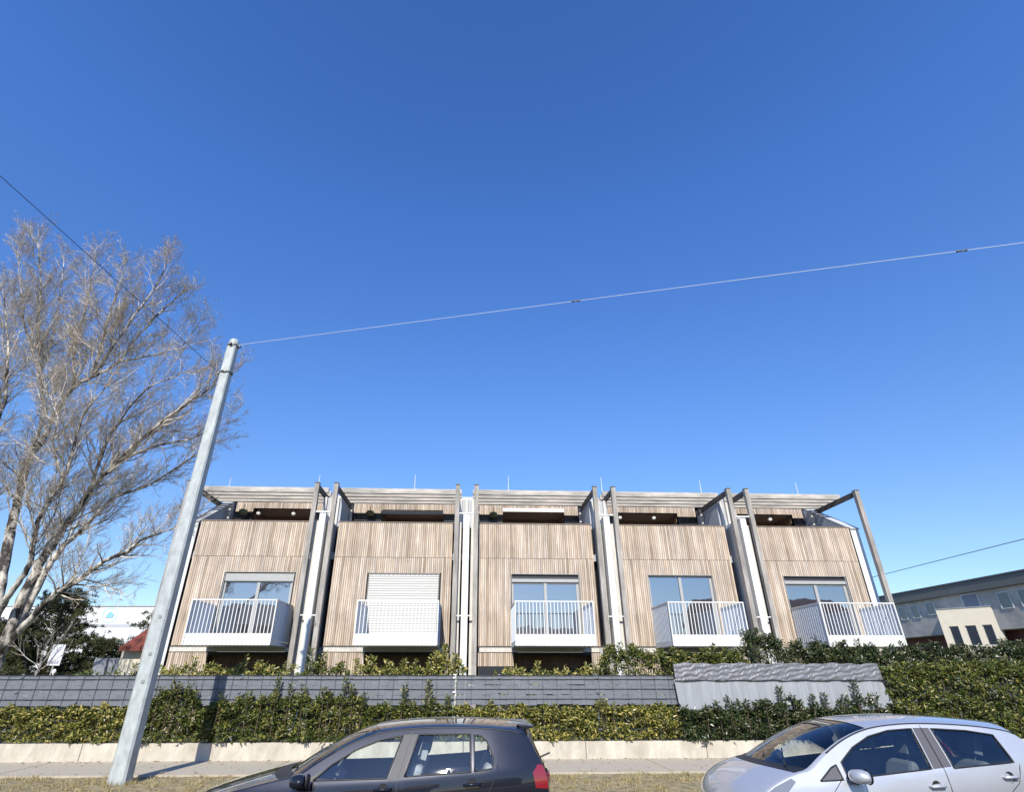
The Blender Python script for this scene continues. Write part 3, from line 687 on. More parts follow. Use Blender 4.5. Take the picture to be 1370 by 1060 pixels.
# ------------------------------------------------------------------ steel pole and cables
PX_,PY_=-6.985,12.30
root=empty('steel_pole',(PX_,PY_,-.04),YAW,'tall tapered galvanised steel pole standing on the verge beside the footpath','pole')
b=MB(); prof=[(0,.165),(.5,.155),(3,.145),(6,.13),(9.68,.115)]
N0=len(b.v)
for (z,h) in prof:
    c=h*.24
    for (x,y) in ((-h+c,-h),(h-c,-h),(h,-h+c),(h,h-c),(h-c,h),(-h+c,h),(-h,h-c),(-h,-h+c)): b.v.append((x,y,z))
for i in range(len(prof)-1):
    for k in range(8): b.f.append((i*8+k,i*8+(k+1)%8,(i+1)*8+(k+1)%8,(i+1)*8+k)); b.m.append(0)
b.f.append(tuple(range((len(prof)-1)*8,len(prof)*8))); b.m.append(0)
b.build('shaft',M['pole'],root)
b=MB(); b.lathe([(0,.16),(.09,.15),(.12,.10),(.125,.0),(.125,-.02)],(0,0,9.68),seg=16); b.build('cap',M['pole'],root,smooth=True)
b=MB(); b.lathe([(.128,0),(.150,0),(.150,.05),(.128,.05)],(0,0,9.60),seg=16); b.box(.12,.20,-.03,.03,9.60,9.65); b.box(-.03,.03,-.20,-.12,9.60,9.65); b.build('clamp',M['steel'],root)
b=MB(); b.lathe([(.13,0),(.165,0),(.165,.035),(.13,.035)],(0,0,8.78),seg=16); b.box(-.22,-.12,-.03,.03,8.78,8.83); b.build('clamp',M['steel'],root)
b=MB()
for z in (2.9,2.2,1.7): b.lathe([(0,-.004),(.035,-.004),(.035,.003),(0,.003)],(.02,-.158,z),axis='y',seg=10)
b.build('bolt_cover',M['flashing'],root)
def cable(label,pts,r,m,sag=0,seg=24,fit=()):
    a,c=Vector(pts[0]),Vector(pts[1])
    root=empty('overhead_cable',a,0,label,'cable')
    b=MB(); P=[]
    for i in range(seg+1):
        t=i/seg; p=a.lerp(c,t)-a; p.z-=sag*4*t*(1-t); P.append(p)
    b.tube(P,r,5); b.build('wire',m,root)
    for t in fit:
        i=int(t*seg); p=P[i]+(P[i+1]-P[i])*(t*seg-i); dd=(P[i+1]-P[i]).normalized()
        q=MB(); q.tube([p-dd*.10,p-dd*.08,p-dd*.03,p+dd*.03,p+dd*.08,p+dd*.10],[.012,.028,.016,.016,.028,.012],8); q.build('insulator',M['steel'],root,smooth=True)
    return root
cable('bright steel rope rising from the pole top across the whole sky to the right edge',[(PX_+.14,PY_-.05,9.60),(26.5,4.55,9.30)],.0065,M['bright_cable'],0.0,30,fit=(.262,.49))
cable('black cable crossing the top left sky in front of the bare tree',[(PX_-.18,PY_-.1,8.77),(-8.9,-1.5,9.05)],.0065,M['dark_cable'],.0,24)
cable('thin dark cable low in the sky at the right above the grey building',[(31.0,49.0,9.02),(32.3,22.0,9.15)],.022,M['dark_cable'],.0,10)

# ------------------------------------------------------------------ big bare tree
LIMBS={
'P':[(-15.72,19.00,2.18),(-15.60,19.00,2.67),(-15.47,18.90,4.17),(-15.24,18.80,5.18),(-14.79,18.60,6.06),(-14.38,18.40,6.73),(-13.96,18.20,7.46),(-13.31,18.00,8.23),(-12.64,17.80,8.98),(-11.55,17.60,10.08),(-10.11,17.40,11.19)],
'R':[(-15.71,19.20,2.55),(-15.75,19.50,3.52),(-15.77,19.80,4.96),(-15.60,20.00,5.93),(-15.25,20.20,6.62),(-14.69,20.40,7.76),(-13.56,20.60,8.42),(-12.34,20.80,9.58)],
'S':[(-15.76,19.00,2.25),(-14.75,18.60,3.30),(-13.96,18.20,3.92),(-12.85,17.80,4.56),(-12.29,17.60,4.94),(-11.53,17.40,5.18),(-11.09,17.20,5.48),(-10.17,17.00,5.76)],
'Q':[(-15.82,19.00,2.08),(-15.84,18.60,3.35),(-15.30,18.20,4.19),(-14.93,18.00,4.96),(-14.86,17.60,6.19),(-14.21,17.20,7.52),(-14.12,17.00,8.55),(-14.04,16.80,9.56),(-13.41,16.50,10.56)],
'T':[(-16.08,19.20,2.19),(-16.76,19.40,4.12),(-17.31,19.60,5.92),(-17.71,19.80,7.30),(-18.19,20.00,9.13),(-17.93,20.00,10.26),(-17.91,20.00,11.18),(-17.56,20.00,12.42),(-16.95,20.00,12.92),(-16.12,20.00,13.65),(-15.42,20.00,15.54),(-14.54,20.00,17.05)],
'V':[(-17.71,19.80,7.30),(-18.56,20.40,9.59),(-19.08,20.80,11.42),(-20.15,21.00,13.67),(-21.11,21.00,15.81),(-21.86,21.00,18.13),(-23.25,21.00,21.35)],
'V1':[(-20.15,21.00,13.67),(-21.37,20.50,15.88),(-21.81,20.20,17.29),(-22.87,20.00,19.71)],
'V2':[(-20.15,21.00,13.67),(-20.78,21.50,15.81),(-21.51,21.80,17.98),(-22.49,22.00,21.00)],
'T1':[(-17.56,20.00,12.42),(-18.56,20.30,14.83),(-19.08,20.60,17.51),(-19.76,20.80,20.19)],
'T2':[(-16.95,20.00,12.92),(-16.74,19.50,14.69),(-16.61,19.20,16.24),(-16.53,19.00,17.73)],
'T3':[(-16.95,20.00,12.92),(-15.64,19.30,15.33),(-14.86,19.00,17.10),(-14.60,18.80,17.99)],
'T4':[(-16.12,20.00,13.65),(-15.20,20.50,14.26),(-14.36,21.00,15.08),(-14.00,21.20,16.24)],
'P1':[(-13.31,18.00,8.23),(-12.52,18.40,9.11),(-11.48,18.80,9.57),(-10.62,19.00,10.27)],
'P2':[(-13.96,18.20,7.46),(-13.84,18.00,8.95),(-13.20,17.60,10.23),(-12.44,17.30,10.98),(-11.20,17.00,11.43)],
'W':[(-16.08,19.20,2.19),(-17.72,19.50,4.61),(-18.50,19.00,7.08),(-18.68,18.60,9.19),(-18.45,18.30,10.88),(-18.95,18.00,13.00),(-20.14,18.00,15.52)],
'W2':[(-17.72,19.50,4.61),(-20.60,20.00,7.07),(-23.49,20.40,9.91),(-25.77,20.60,13.48),(-26.66,20.60,16.66)],
'W3':[(-18.50,19.00,7.08),(-20.33,18.60,10.40),(-21.61,18.40,13.60),(-22.10,18.20,16.46)],
'Q1':[(-14.21,17.20,7.52),(-14.65,16.80,8.47),(-14.72,16.60,9.47),(-15.37,16.40,10.50)]}
KT=1.25
LIMBS={k:[(x*KT,y*KT,1.75+(z-1.75)*KT) for x,y,z in v] for k,v in LIMBS.items()}
RAD={'P':(.27,.045),'R':(.22,.04),'S':(.17,.03),'Q':(.17,.03),'T':(.27,.04),'V':(.15,.03),'V1':(.075,.02),'V2':(.07,.02),'T1':(.09,.02),'T2':(.09,.02),'T3':(.09,.02),'T4':(.07,.02),'P1':(.09,.02),'P2':(.09,.02),'W':(.22,.03),'W2':(.14,.03),'W3':(.12,.02),'Q1':(.06,.02)}
def catmull(P,n=4):
    out=[]
    for i in range(len(P)-1):
        p0=P[max(i-1,0)];p1=P[i];p2=P[i+1];p3=P[min(i+2,len(P)-1)]
        for k in range(n):
            t=k/n; out.append(.5*((2*p1)+(-p0+p2)*t+(2*p0-5*p1+4*p2-p3)*t*t+(-p0+3*p1-3*p2+p3)*t**3))
    out.append(P[-1]); return out
def tree(label,base,seed=1,group=None,dens=1.0):
    rnd=random.Random(seed); org=Vector((-16*KT,19.1*KT,0))
    root=empty('bare_tree',base,0,label,'tree',group)
    T=MB(); C=MB()
    T.tube([Vector((-.15,0,-.3)),Vector((-.05,0,.5)),Vector((.05,-.05,1.4)),Vector((.25,-.05,2.4))],[.62,.5,.46,.36],12)
    tips=[]
    def rv(s): return Vector((rnd.gauss(0,s),rnd.gauss(0,s),rnd.gauss(0,s)))
    def grow(p,d,L,r,lvl):
        n=max(3,int(L/.22)) if lvl<3 else 3
        P=[p]; q=p.copy(); dd=d.normalized()
        for i in range(n):
            dd=(dd+rv(.13)+Vector((0,0,.10 if lvl<3 else .06))).normalized(); q=q+dd*L/n; P.append(q)
        C.tube(P,[r*(1-.75*i/n) for i in range(n+1)],5 if lvl<2 else 3,cap=False)
        if lvl>=4: return
        k={1:9,2:8,3:6}[lvl]; k=max(2,int(k*dens*min(1.5,max(.6,L/{1:2.2,2:1.0,3:.5}[lvl]))))
        for j in range(k):
            f=.18+.82*(j+rnd.random())/k; i=min(n-1,int(f*n)); pp=P[i].lerp(P[i+1],f*n-i)
            ax=(P[i+1]-P[i]).normalized(); o=rv(1); o=(o-ax*o.dot(ax)).normalized()
            a=rnd.uniform(.35,.85); nd=ax*math.cos(a)+o*math.sin(a)
            rr={1:.42,2:.46,3:.55}[lvl]*L*(1.15-.6*f)*rnd.uniform(.75,1.3)
            grow(pp,nd,max(.16,rr),max(.0055,r*(1-.7*f)*.55),lvl+1)
    for name,P in LIMBS.items():
        P=[Vector(p)-org for p in P]; Q=catmull(P,5); r0,r1=(q*.95 for q in RAD[name]); m=len(Q)-1
        for i in range(1,m): Q[i]=Q[i]+rv(.018)
        rad=[r0+(r1-r0)*(i/m)**.8 for i in range(m+1)]
        T.tube(Q,rad,9)
        L=sum((Q[i+1]-Q[i]).length for i in range(m)); cnt=int(L*3.5*dens)+4
        acc=[0]
        for i in range(m): acc.append(acc[-1]+(Q[i+1]-Q[i]).length)
        smin=.30 if r0>.13 else .05
        for j in range(cnt):
            f=smin+(1-smin)*(j+rnd.random())/cnt; s=f*L; i=0
            while i<m-1 and acc[i+1]<s: i+=1
            p=Q[i].lerp(Q[i+1],(s-acc[i])/max(1e-6,acc[i+1]-acc[i]))
            ax=(Q[i+1]-Q[i]).normalized(); o=rv(1)+Vector((0,0,.25)); o=(o-ax*o.dot(ax)).normalized()
            a=rnd.uniform(.4,.95); nd=ax*math.cos(a)+o*math.sin(a)
            LL=rnd.uniform(1.3,2.9)*(1.1-.35*f)
            grow(p,nd,LL,min(.035,rad[i]*.45),1)
        ax=(Q[-1]-Q[-3]).normalized()
        for _ in range(4): grow(Q[-1],(ax+rv(.3)).normalized(),rnd.uniform(1.2,2.1),r1*.7,1)
    T.build('trunk',M['bark'],root,smooth=True); C.build('crown',M['twig'],root)
    print('tree faces',len(C.f)); return root
bt=tree('large leafless tree with pale spreading limbs left of the row houses',(-16*KT,19.1*KT,.06),5)
def copy_thing(o,loc,rz,label):
    c=o.copy(); COL.objects.link(c); c.location=loc; c.rotation_euler=(0,0,rz); c['label']=label
    for ch in o.children: q=ch.copy(); COL.objects.link(q); q.parent=c
    return c
copy_thing(bt,(-27,-17,-.1),R(200),'leafless tree on the near side of the street reflected in the leftmost panes')

# young tree, board sign
def small_tree():
    rnd=random.Random(9)
    root=empty('young_tree',(-13.52,18.0,.06),0,'slim pale-barked young bare tree behind the fence beside the white board','tree')
    T=MB(); C=MB()
    T.tube([(0,0,0),(.02,0,.9),(.0,0,1.7),(.05,0,2.1)],[.034,.03,.026,.022],8)
    for (dx,dz,L) in ((-.9,.35,1.1),(-.45,1,1.2),(-.12,1,.9),(.25,1,1.2),(.75,.8,1.2),(.95,.5,1.1),(.05,1,1.4),(-.7,.7,.8)):
        p=Vector((.02,0,1.95+rnd.uniform(-.15,.2))); d=Vector((dx,rnd.gauss(0,.3),dz)).normalized(); P=[p]
        for i in range(6): d=(d+Vector((rnd.gauss(0,.12),rnd.gauss(0,.12),.09))).normalized(); p=p+d*L/6; P.append(p)
        T.tube(P,[.013-.0017*i for i in range(7)],5)
        for j in range(7):
            i=rnd.randint(2,5); d2=(d+Vector((rnd.gauss(0,.6),rnd.gauss(0,.6),rnd.gauss(.2,.4)))).normalized()
            C.tube([P[i],P[i]+d2*.18,P[i]+d2*.4+Vector((0,0,.05))],[.006,.004,.002],3)
    T.build('trunk',M['bark'],root,smooth=True); C.build('crown',M['twig'],root)
small_tree()
root=empty('board_sign',(-13.28,18.25,.06),R(8),'small blank-looking white board on a thin stake behind the fence at left','sign')
b=MB(); b.box(-.18,.18,-.01,.01,1.98,2.56); b.build('board',M['signboard'],root,bevel=.004)
b=MB(); b.box(-.02,.02,.011,.04,0,2.4); b.build('stake',M['flashing'],root)
b=MB(); 
for i,(x0,x1) in enumerate(((-.14,-.09),(-.07,.0),(.02,.06),(.08,.13))): b.box(x0,x1,-.014,-.011,2.03,2.10)
b.build('printed_mark',M['print'],root)

# pines
def pine(loc,h,rad,label,seed,n=34,dens=1):
    rnd=random.Random(seed); root=empty('pine_tree',loc,0,label,'tree','dark pines behind the fence')
    T=MB(); C=MB()
    T.tube([(0,0,-.2),(.1,0,h*.4),(-.05,.1,h*.8),(0,0,h*.97)],[.2,.15,.08,.03],8)
    for i in range(n):
        f=.16+.84*(i+rnd.random())/n; z=h*f; a=i*2.4+rnd.gauss(0,.3)
        R0=rad*(1-.72*f**1.6)*rnd.uniform(.7,1.12)
        e=Vector((math.cos(a)*R0,math.sin(a)*R0,z+R0*.12))
        T.tube([(0,0,z-.1),(e.x*.5,e.y*.5,z+.02),tuple(e)],[.045,.03,.012],4)
        m=int(16+R0*16*dens)
        for j in range(m):
            t=rnd.uniform(.35,1.05); c=Vector((e.x*t,e.y*t,z+R0*.12*t))+Vector((rnd.gauss(0,.28),rnd.gauss(0,.28),rnd.gauss(.05,.10)))
            for q in range(26):
                dd=Vector((rnd.gauss(0,1),rnd.gauss(0,1),rnd.gauss(.5,.7))).normalized(); s=dd.orthogonal().normalized()*.014
                L=rnd.uniform(.1,.22); p=c+dd*.04
                C.quad([p-s,p+s,p+dd*L])
    T.build('trunk',M['pine_bark'],root); C.build('crown',M['needles'],root)
pine((-22.3,30,0),5.6,2.5,'broad dark pine behind the bare tree limbs at far left',21,46)
pine((-25.6,31,0),4.2,2.4,'lower dark pine at the extreme left edge',22,34)
pine((-20.6,31.5,0),3.4,1.9,'low dark pine between the broad pine and the red-roofed house',23,30)
pine((-19.6,34,0),5.0,2.0,'loose airy pine in front of the far white building',24,15,.7)
pine((-18.0,34.5,0),6.3,1.3,'narrow pine rising just left of the steel pole',25,22,.8)

# ------------------------------------------------------------------ background buildings
root=empty('white_building',(-52,60,0),0,'long flat-roofed white building far behind the pines','building')
b=MB(); b.box(-30,24,0,12,0,8.19); b.build('wall',M['far_white'],root)
b=MB(); b.box(-30.1,24.1,-.1,12.1,8.2,8.28); b.build('roof_edge',M['far_line'],root)
b=MB(); b.box(-30,24,-.03,-.003,6.22,6.5); b.build('storey_joint',M['far_line'],root)
b=MB(); b.box(-30,24,-.04,-.003,4.6,4.9); b.build('plinth_band',M['far_line'],root)
for x in (-26,-18,-12,11.2,15,19):
    b=MB(); b.box(x,x+1.4,-.06,-.003,5.25,5.95); wn=b.build('window',M['far_line'],root)
    b=MB(); b.box(x+.15,x+1.25,-.08,-.061,5.42,5.86); b.build('pane',M['far_white'],wn)
b=MB()
b.lathe([(.62,-.02),(.78,-.02),(.78,.0),(.62,.0)],(12.45,-.02,7.35),axis='y',seg=30)
b.quad([(12.1,-.04,7.1),(12.8,-.04,7.1),(12.95,-.04,7.4),(12.45,-.04,7.75),(12.15,-.04,7.45)],1)
b.build('wall_emblem',[M['teal'],M['teal_dark']],root)

root=empty('red_roofed_house',(-15.6,27,0),R(-4),'small house with a rust-red tiled roof behind the fence left of the steel pole','house')
b=MB(); b.box(-1.2,2.6,0,4,0,2.95); b.build('wall',M['pine_house'],root)
b=MB(); b.prism([(-.35,2.92),(4.3,2.92),(2.0,4.25)],-1.1,3.2,'x'); b.build('roof',M['rust_tile'],root)
b=MB(); b.box(-1.1,3.2,-.42,-.351,2.76,2.96); b.build('fascia',M['fascia'],root)
b=MB(); b.box(-2.6,-1.25,.3,.4,0,2.5); b.box(-2.0,-1.92,.2,.29,0,2.5); b.build('side_panel',M['screen_pale'],root)

root=empty('grey_apartment_building',(0,0,0),0,'long stained grey apartment building with dark eave at the right edge','building')
A=Vector((39.3,68.0,0)); Bp=Vector((42.3,26.0,0)); dv=(Bp-A); LL=dv.length; ang=math.atan2(dv.y,dv.x)
root.location=A; root.rotation_euler=(0,0,ang)   # local x runs toward the viewer, local y to the right side (east)
def onA(X,Y): return (Vector((X,Y,0))-A).dot(dv.normalized())
b=MB(); b.box(0,LL,0,12,5.1,8.15); b.box(0,LL,1.2,12,0,5.1); b.build('wall',M['grim'],root)
b=MB(); b.box(-.3,LL+.3,-.28,12.4,8.152,8.98); b.build('eave',M['slate'],root,bevel=.03)
b=MB(); b.box(0,LL,1.1,1.19,2.2,5.05); b.build('recessed_wall',M['redwood'],root)
b=MB(); b.box(-.4,LL+.4,-.34,12.5,8.99,9.12); b.build('roof_edge',M['steel'],root)
for (yy,z0,z1,wd) in ((57.2,6.72,7.75,.75),(55.6,6.72,7.8,.8),(53.7,6.85,7.85,.85),(49.3,6.75,8.0,1.5),(46.2,6.62,7.75,.95),(44.4,6.62,7.75,.95),(42.4,6.55,7.75,1.15),(38.4,6.55,7.75,1.15),(35.4,6.55,7.75,1.15)):
    xx=onA(41-.0714*(yy-44),yy)
    b=MB(); f=.06
    b.box(xx-wd/2-f,xx-wd/2,-.05,-.003,z0-f,z1+f); b.box(xx+wd/2,xx+wd/2+f,-.05,-.003,z0-f,z1+f); b.box(xx-wd/2,xx+wd/2,-.05,-.003,z0-f,z0); b.box(xx-wd/2,xx+wd/2,-.05,-.003,z1,z1+f)
    wn=b.build('window',M['white_wall'],root)
    b=MB(); b.box(xx-wd/2,xx+wd/2,-.02,-.004,z0,z1); b.build('pane',M['screen_pale'] if wd==1.5 else M['dark_glass'],wn)
root2=empty('cream_annex',(38.1,50.3,0),R(-45),'cream rendered annex with three windows in front of the grey apartment building','building')
b=MB()
x0,x1,zt=0,3.9,6.87
wins=[(.50,1.14),(1.58,2.30),(2.72,3.34)]
b.box(x0,x1,.2,4,0,zt-.02)
xs=[x0]+[v for p in wins for v in p]+[x1]
for i in range(0,len(xs),2): b.box(xs[i],xs[i+1],0,.2,0,zt)
for (p,q) in wins: b.box(p,q,0,.2,5.52,zt); b.box(p,q,0,.2,0,4.0)
b.build('wall',M['pine_house'],root2)
b=MB(); b.box(x0-.06,x1+.05,-.05,4,zt+.002,zt+.07); b.build('parapet_cap',M['flashing'],root2)
for (p,q) in wins:
    b=MB(); b.box(p,q,.12,.16,4.0,5.52); wn=b.build('window',M['frame'],root2)
    b=MB(); b.box(p+.06,q-.06,.10,.118,4.06,5.46); b.build('pane',M['dark_glass'],wn)

# ------------------------------------------------------------------ the other side of the street (behind the camera; seen in the window panes)
def opposite_house(u,D,wd,h,label,wallm,roofm):
    root=empty('street_house',street(u,D),YAW,label,'house','houses on the near side of the street')
    b=MB(); b.box(-wd/2,wd/2,-9,0,0,h); b.build('wall',wallm,root)
    b=MB(); b.prism([(.5,h-.1),(-9.5,h-.1),(-4.5,h+2.6)],-wd/2-.4,wd/2+.4,'x'); b.build('roof',roofm,root)
    for i in range(int(wd/2.6)):
        for z in (1.0,3.8)[:2 if h>5 else 1]:
            b=MB(); x=-wd/2+1.5+i*2.6; b.box(x-.6,x+.6,.003,.05,z,z+1.3); wn=b.build('window',M['white_metal'],root)
            b=MB(); b.box(x-.52,x+.52,.051,.06,z+.08,z+1.22); b.build('pane',M['dark_glass'],wn)
opposite_house(36,-20,16,7.4,'brown two-storey house reflected in the panes of the rightmost house',mat('brown_render',(.17,.12,.085),.85,noise=.2),M['rust_tile'])
opposite_house(-32,-31,24,7.6,'grey-brown house behind the leafless tree reflected in the leftmost panes',mat('grey_brown_render',(.14,.11,.09),.85,noise=.2),M['slate'])
opposite_house(-9,-27,14,5.4,'low dark house reflected in the shuttered house front',mat('dull_brown_render',(.15,.12,.09),.85,noise=.2),M['rust_tile'])
opposite_house(9,-26,13,4.6,'low pale house reflected in the middle panes',M['pine_house'],M['slate'])
# ------------------------------------------------------------------ cars
def smooth_curve(P,n=4):
    return catmull([Vector((*p,0)) for p in P],n)
def inpoly(p,poly):
    x,y=p; c=False; n=len(poly); j=n-1
    for i in range(n):
        xi,yi=poly[i]; xj,yj=poly[j]
        if (yi>y)!=(yj>y) and x<(xj-xi)*(y-yi)/(yj-yi)+xi: c=not c
        j=i
    return c
def circle_pts(cx,cz,r,n=20): return [(cx+r*math.cos(2*math.pi*i/n),cz+r*math.sin(2*math.pi*i/n)) for i in range(n)]
def make_car(root,S):
    """S: shape table. local x runs from nose to tail, local y from near side (-) to far side (+), z up from the road"""
    E=S['edge']; C=S['centre']; tags=S['tags']; n=3
    Es=smooth_curve(E,n); Cs=smooth_curve(C,n)
    st=[tags[min(i//n,len(tags)-1)] for i in range(len(Es)-1)]
    Lc=S['length']; W0=S['halfwidth']; belt=lerpf(S['belt'])
    def W(x):
        w=W0
        if x<.9: w-=.13*((.9-x)/.9)**2
        if x>Lc-.9: w-=.13*((x-Lc+.9)/.9)**2
        return w
    def Y(x,z):
        y=W(x); zb=belt(x)
        if z>zb: y-=S['tumble']*(z-zb)+.12*max(0,z-zb)**2
        else:
            t=zb-z; y+= .022*math.sin(min(1,t/.35)*math.pi)-.0
        if z<.42: y-=(.42-z)*.35
        return y
    V=[];F=[];reg=[]
    def addv(v): V.append(v); return len(V)-1
    # top sheet
    Mw=18; rows=[]
    for i,(e,c) in enumerate(zip(Es,Cs)):
        ye=Y(e.x,e.y); row=[]
        for j in range(Mw+1):
            v=-math.cos(math.pi*j/Mw); v=.55*v+.45*(-1+2*j/Mw)
            a=abs(v); x=e.x+(c.x-e.x)*(1-a**2.4); z=e.y+(c.y-e.y)*(1-a**3.2)
            row.append(addv(Vector((x,v*ye,z))))
        rows.append(row)
    gl=S['glassmargin']
    for i in range(len(rows)-1):
        for j in range(Mw):
            F.append((rows[i][j],rows[i][j+1],rows[i+1][j+1],rows[i+1][j]))
            t=st[i]; 
            if t in('windshield','rear_window','cowl') and (j<1 or j>=Mw-1): t='body'
            reg.append(t)
    ntop=len(F)
    # side sheets by constrained triangulation
    out=[(e.x,e.y) for e in Es]
    bot=[]
    fx,fr=S['wheels']; wr=.345; zc=.31
    def arch(cx): return [(cx+wr*math.cos(a),zc+wr*math.sin(a)) for a in [R(-20)+i*R(220)/14 for i in range(15)]]
    bz=.2
    bottom=[(Es[-1].x-.02,bz)]+[p for p in arch(fr) if p[1]>bz]+[p for p in arch(fx) if p[1]>bz]+[(Es[0].x+.02,bz)]
    poly=out+bottom
    verts=[Vector(p) for p in poly]; N=len(verts); edges=[(i,(i+1)%N) for i in range(N)]
    polys=[(nm,[(p.x,p.y) for p in catmull([Vector((*q,0)) for q in pts+[pts[0]]],1)][:-1]) for nm,pts in S['areas']]
    for nm,pts in polys:
        k=len(verts); 
        # subdivide long edges
        sub=[]
        for i in range(len(pts)):
            a,c=Vector(pts[i]),Vector(pts[(i+1)%len(pts)]); m=max(1,int((c-a).length/.12))
            sub+=[a.lerp(c,t/m) for t in range(m)]
        verts+=sub; edges+=[(k+i,k+(i+1)%len(sub)) for i in range(len(sub))]
    gx=.05
    x=0
    while x<Lc:
        z=.24
        while z<1.5:
            if inpoly((x,z),poly): verts.append(Vector((x+.011,z+.007)))
            z+=.045
        x+=gx
    r=delaunay_2d_cdt(verts,edges,[],0,1e-4)
    sideidx={}
    for s in (-1,1):
        idx={}
        for f in r[2]:
            c=((r[0][f[0]]+r[0][f[1]]+r[0][f[2]])/3)
            if not inpoly((c.x,c.y),poly): continue
            t='body'
            for nm,pts in S['areas']:
                if inpoly((c.x,c.y),pts): t=nm
            ff=[]
            for q in f:
                if q not in idx:
                    p=r[0][q]; idx[q]=addv(Vector((p.x,s*Y(p.x,p.y),p.y)))
                ff.append(idx[q])
            F.append(tuple(ff)); reg.append(t+('@n' if s<0 else '@f') if t!='body' else t)
    # weld
    bm=bmesh.new(); bv=[bm.verts.new(v) for v in V]; lay=bm.faces.layers.int.new('reg'); lay2=bm.faces.layers.int.new('side'); names=sorted(set(reg))
    for fi,(f,t) in enumerate(zip(F,reg)):
        if len(set(f))<3: continue
        try: q=bm.faces.new([bv[i] for i in f]); q[lay]=names.index(t); q.smooth=True; q[lay2]=int(fi>=ntop)
        except ValueError: pass
    bmesh.ops.remove_doubles(bm,verts=bm.verts,dist=.0015)
    bmesh.ops.recalc_face_normals(bm,faces=bm.faces)
    # make sure normals point outwards
    bm.faces.ensure_lookup_table()
    sgn=sum((f.normal.dot(f.calc_center_median()-Vector((Lc/2,0,.7))))*f.calc_area() for f in bm.faces)
    if sgn<0: bmesh.ops.reverse_faces(bm,faces=bm.faces)
    bm.normal_update(); bm.verts.index_update()
    vc=[v.co.copy() for v in bm.verts]; vn=[]; vs={}
    for v in bm.verts:
        side=[f for f in v.link_faces if f[lay2]]; top=[f for f in v.link_faces if not f[lay2]]
        if not side: vn.append(v.normal.copy()); continue
        x,z=v.co.x,v.co.z; h=.03; sg=1 if v.co.y>0 else -1
        na=Vector((-(Y(x+h,z)-Y(x-h,z))/(2*h),sg,-(Y(x,z+h)-Y(x,z-h))/(2*h))).normalized()
        vs[v.index]=na.copy()
        if top:
            nt_=Vector()
            for f in top: nt_+=f.normal
            na=(na+nt_.normalized()).normalized()
        vn.append(na)
    groups={}
    for f in bm.faces: groups.setdefault(names[f[lay]],[]).append(([v.index for v in f.verts],f[lay2]))
    objs={}
    matof=S['mats']
    for t,fs in groups.items():
        base=t.split('@')[0]; nm=S['names'].get(base,base)
        used=sorted({i for f,_ in fs for i in f}); mp={u:i for i,u in enumerate(used)}
        me=bpy.data.meshes.new(nm); off=-.006 if 'glass' in base or base in('windshield','rear_window','pillar') else 0
        me.from_pydata([vc[u]+vn[u]*off for u in used],[],[[mp[i] for i in f] for f,_ in fs])
        me.materials.append(matof.get(base,matof['body'])); me.polygons.foreach_set('use_smooth',[True]*len(fs)); me.update()
        me.normals_split_custom_set([vs[i] if sd else vn[i] for f,sd in fs for i in f])
        o=bpy.data.objects.new(nm,me); COL.objects.link(o); o.parent=root; objs[t]=o
    bm.free()
    # door gaps and window rubbers follow the sheet
    sm=MB(); rb=MB()
    for s in (-1,1):
        for line in S['seams']:
            P=[]
            for a,c in zip(line,line[1:]):
                m=max(2,int(math.dist(a,c)/.05))
                P+=[(a[0]+(c[0]-a[0])*t/m,a[1]+(c[1]-a[1])*t/m) for t in range(m)]
            P.append(line[-1])
            sm=MB(); sm.tube([(x,s*(Y(x,z)-.001),z) for x,z in P],.0045,4); sm.build('door_gap',M['rubber'],root)
        for nm,pts in S['areas']:
            if 'glass' in nm or nm in S.get('rubber',()):
                P=[]
                for i in range(len(pts)):
                    a=pts[i]; c=pts[(i+1)%len(pts)]; m=max(2,int(math.dist(a,c)/.05))
                    P+=[(a[0]+(c[0]-a[0])*t/m,a[1]+(c[1]-a[1])*t/m) for t in range(m)]
                P.append(P[0])
                rb=MB(); rb.tube([(x,s*(Y(x,z)+.001),z) for x,z in P],.009,5); rb.build('window_seal',S.get('trim',M['rubber']),objs.get(nm+('@n' if s<0 else '@f'),root),smooth=True)
    # sheet edges: roof gutter
    for s in (-1,1):
        i0=S['gutter'][0]*n; i1=S['gutter'][1]*n
        b=MB(); b.tube([(Es[i].x,s*(Y(Es[i].x,Es[i].y)-.012),Es[i].y+.006) for i in range(i0,i1+1)],.010,5); b.build('roof_strip',M['rubber'],root,smooth=True)
    # cowl
    # wheels
    for cx in (fx,fr):
        for s in (-1,1):
            c=(cx,s*(W0-.12),.31)
            b=MB(); b.lathe([(.20,-.10),(.29,-.10),(.31,-.07),(.312,0),(.31,.07),(.29,.10),(.20,.10)],c,'y',28); ty=b.build('wheel',M['tyre'],root,smooth=True)
            b=MB(); b.lathe([(.21,-.10),(.205,-.08),(.19,.05),(.0,.05)],c,'y',28)
            for k in range(5):
                a=2*math.pi*k/5
                mt=Matrix.Translation(c)@Matrix.Rotation(a,4,'Y')
                b.box(.03,.205,-.03+s*.06,.01+s*.06,-.028,.028,0,mt)
            b.lathe([(0,s*.075),(.05,s*.07),(.06,s*.04)],c,'y',14); b.build('rim',M['alloy'],ty)
    b=MB()
    for cx in (fx,fr):
        for s in (-1,1): b.lathe([(.40,-.14),(.40,.10),(.0,.10)][::-1],(cx,s*(W0-.16),.30),'y',18)
    b.box(.4,Lc-.4,-W0+.25,W0-.25,.17,.24)
    b.build('underbody',M['rubber'],root)
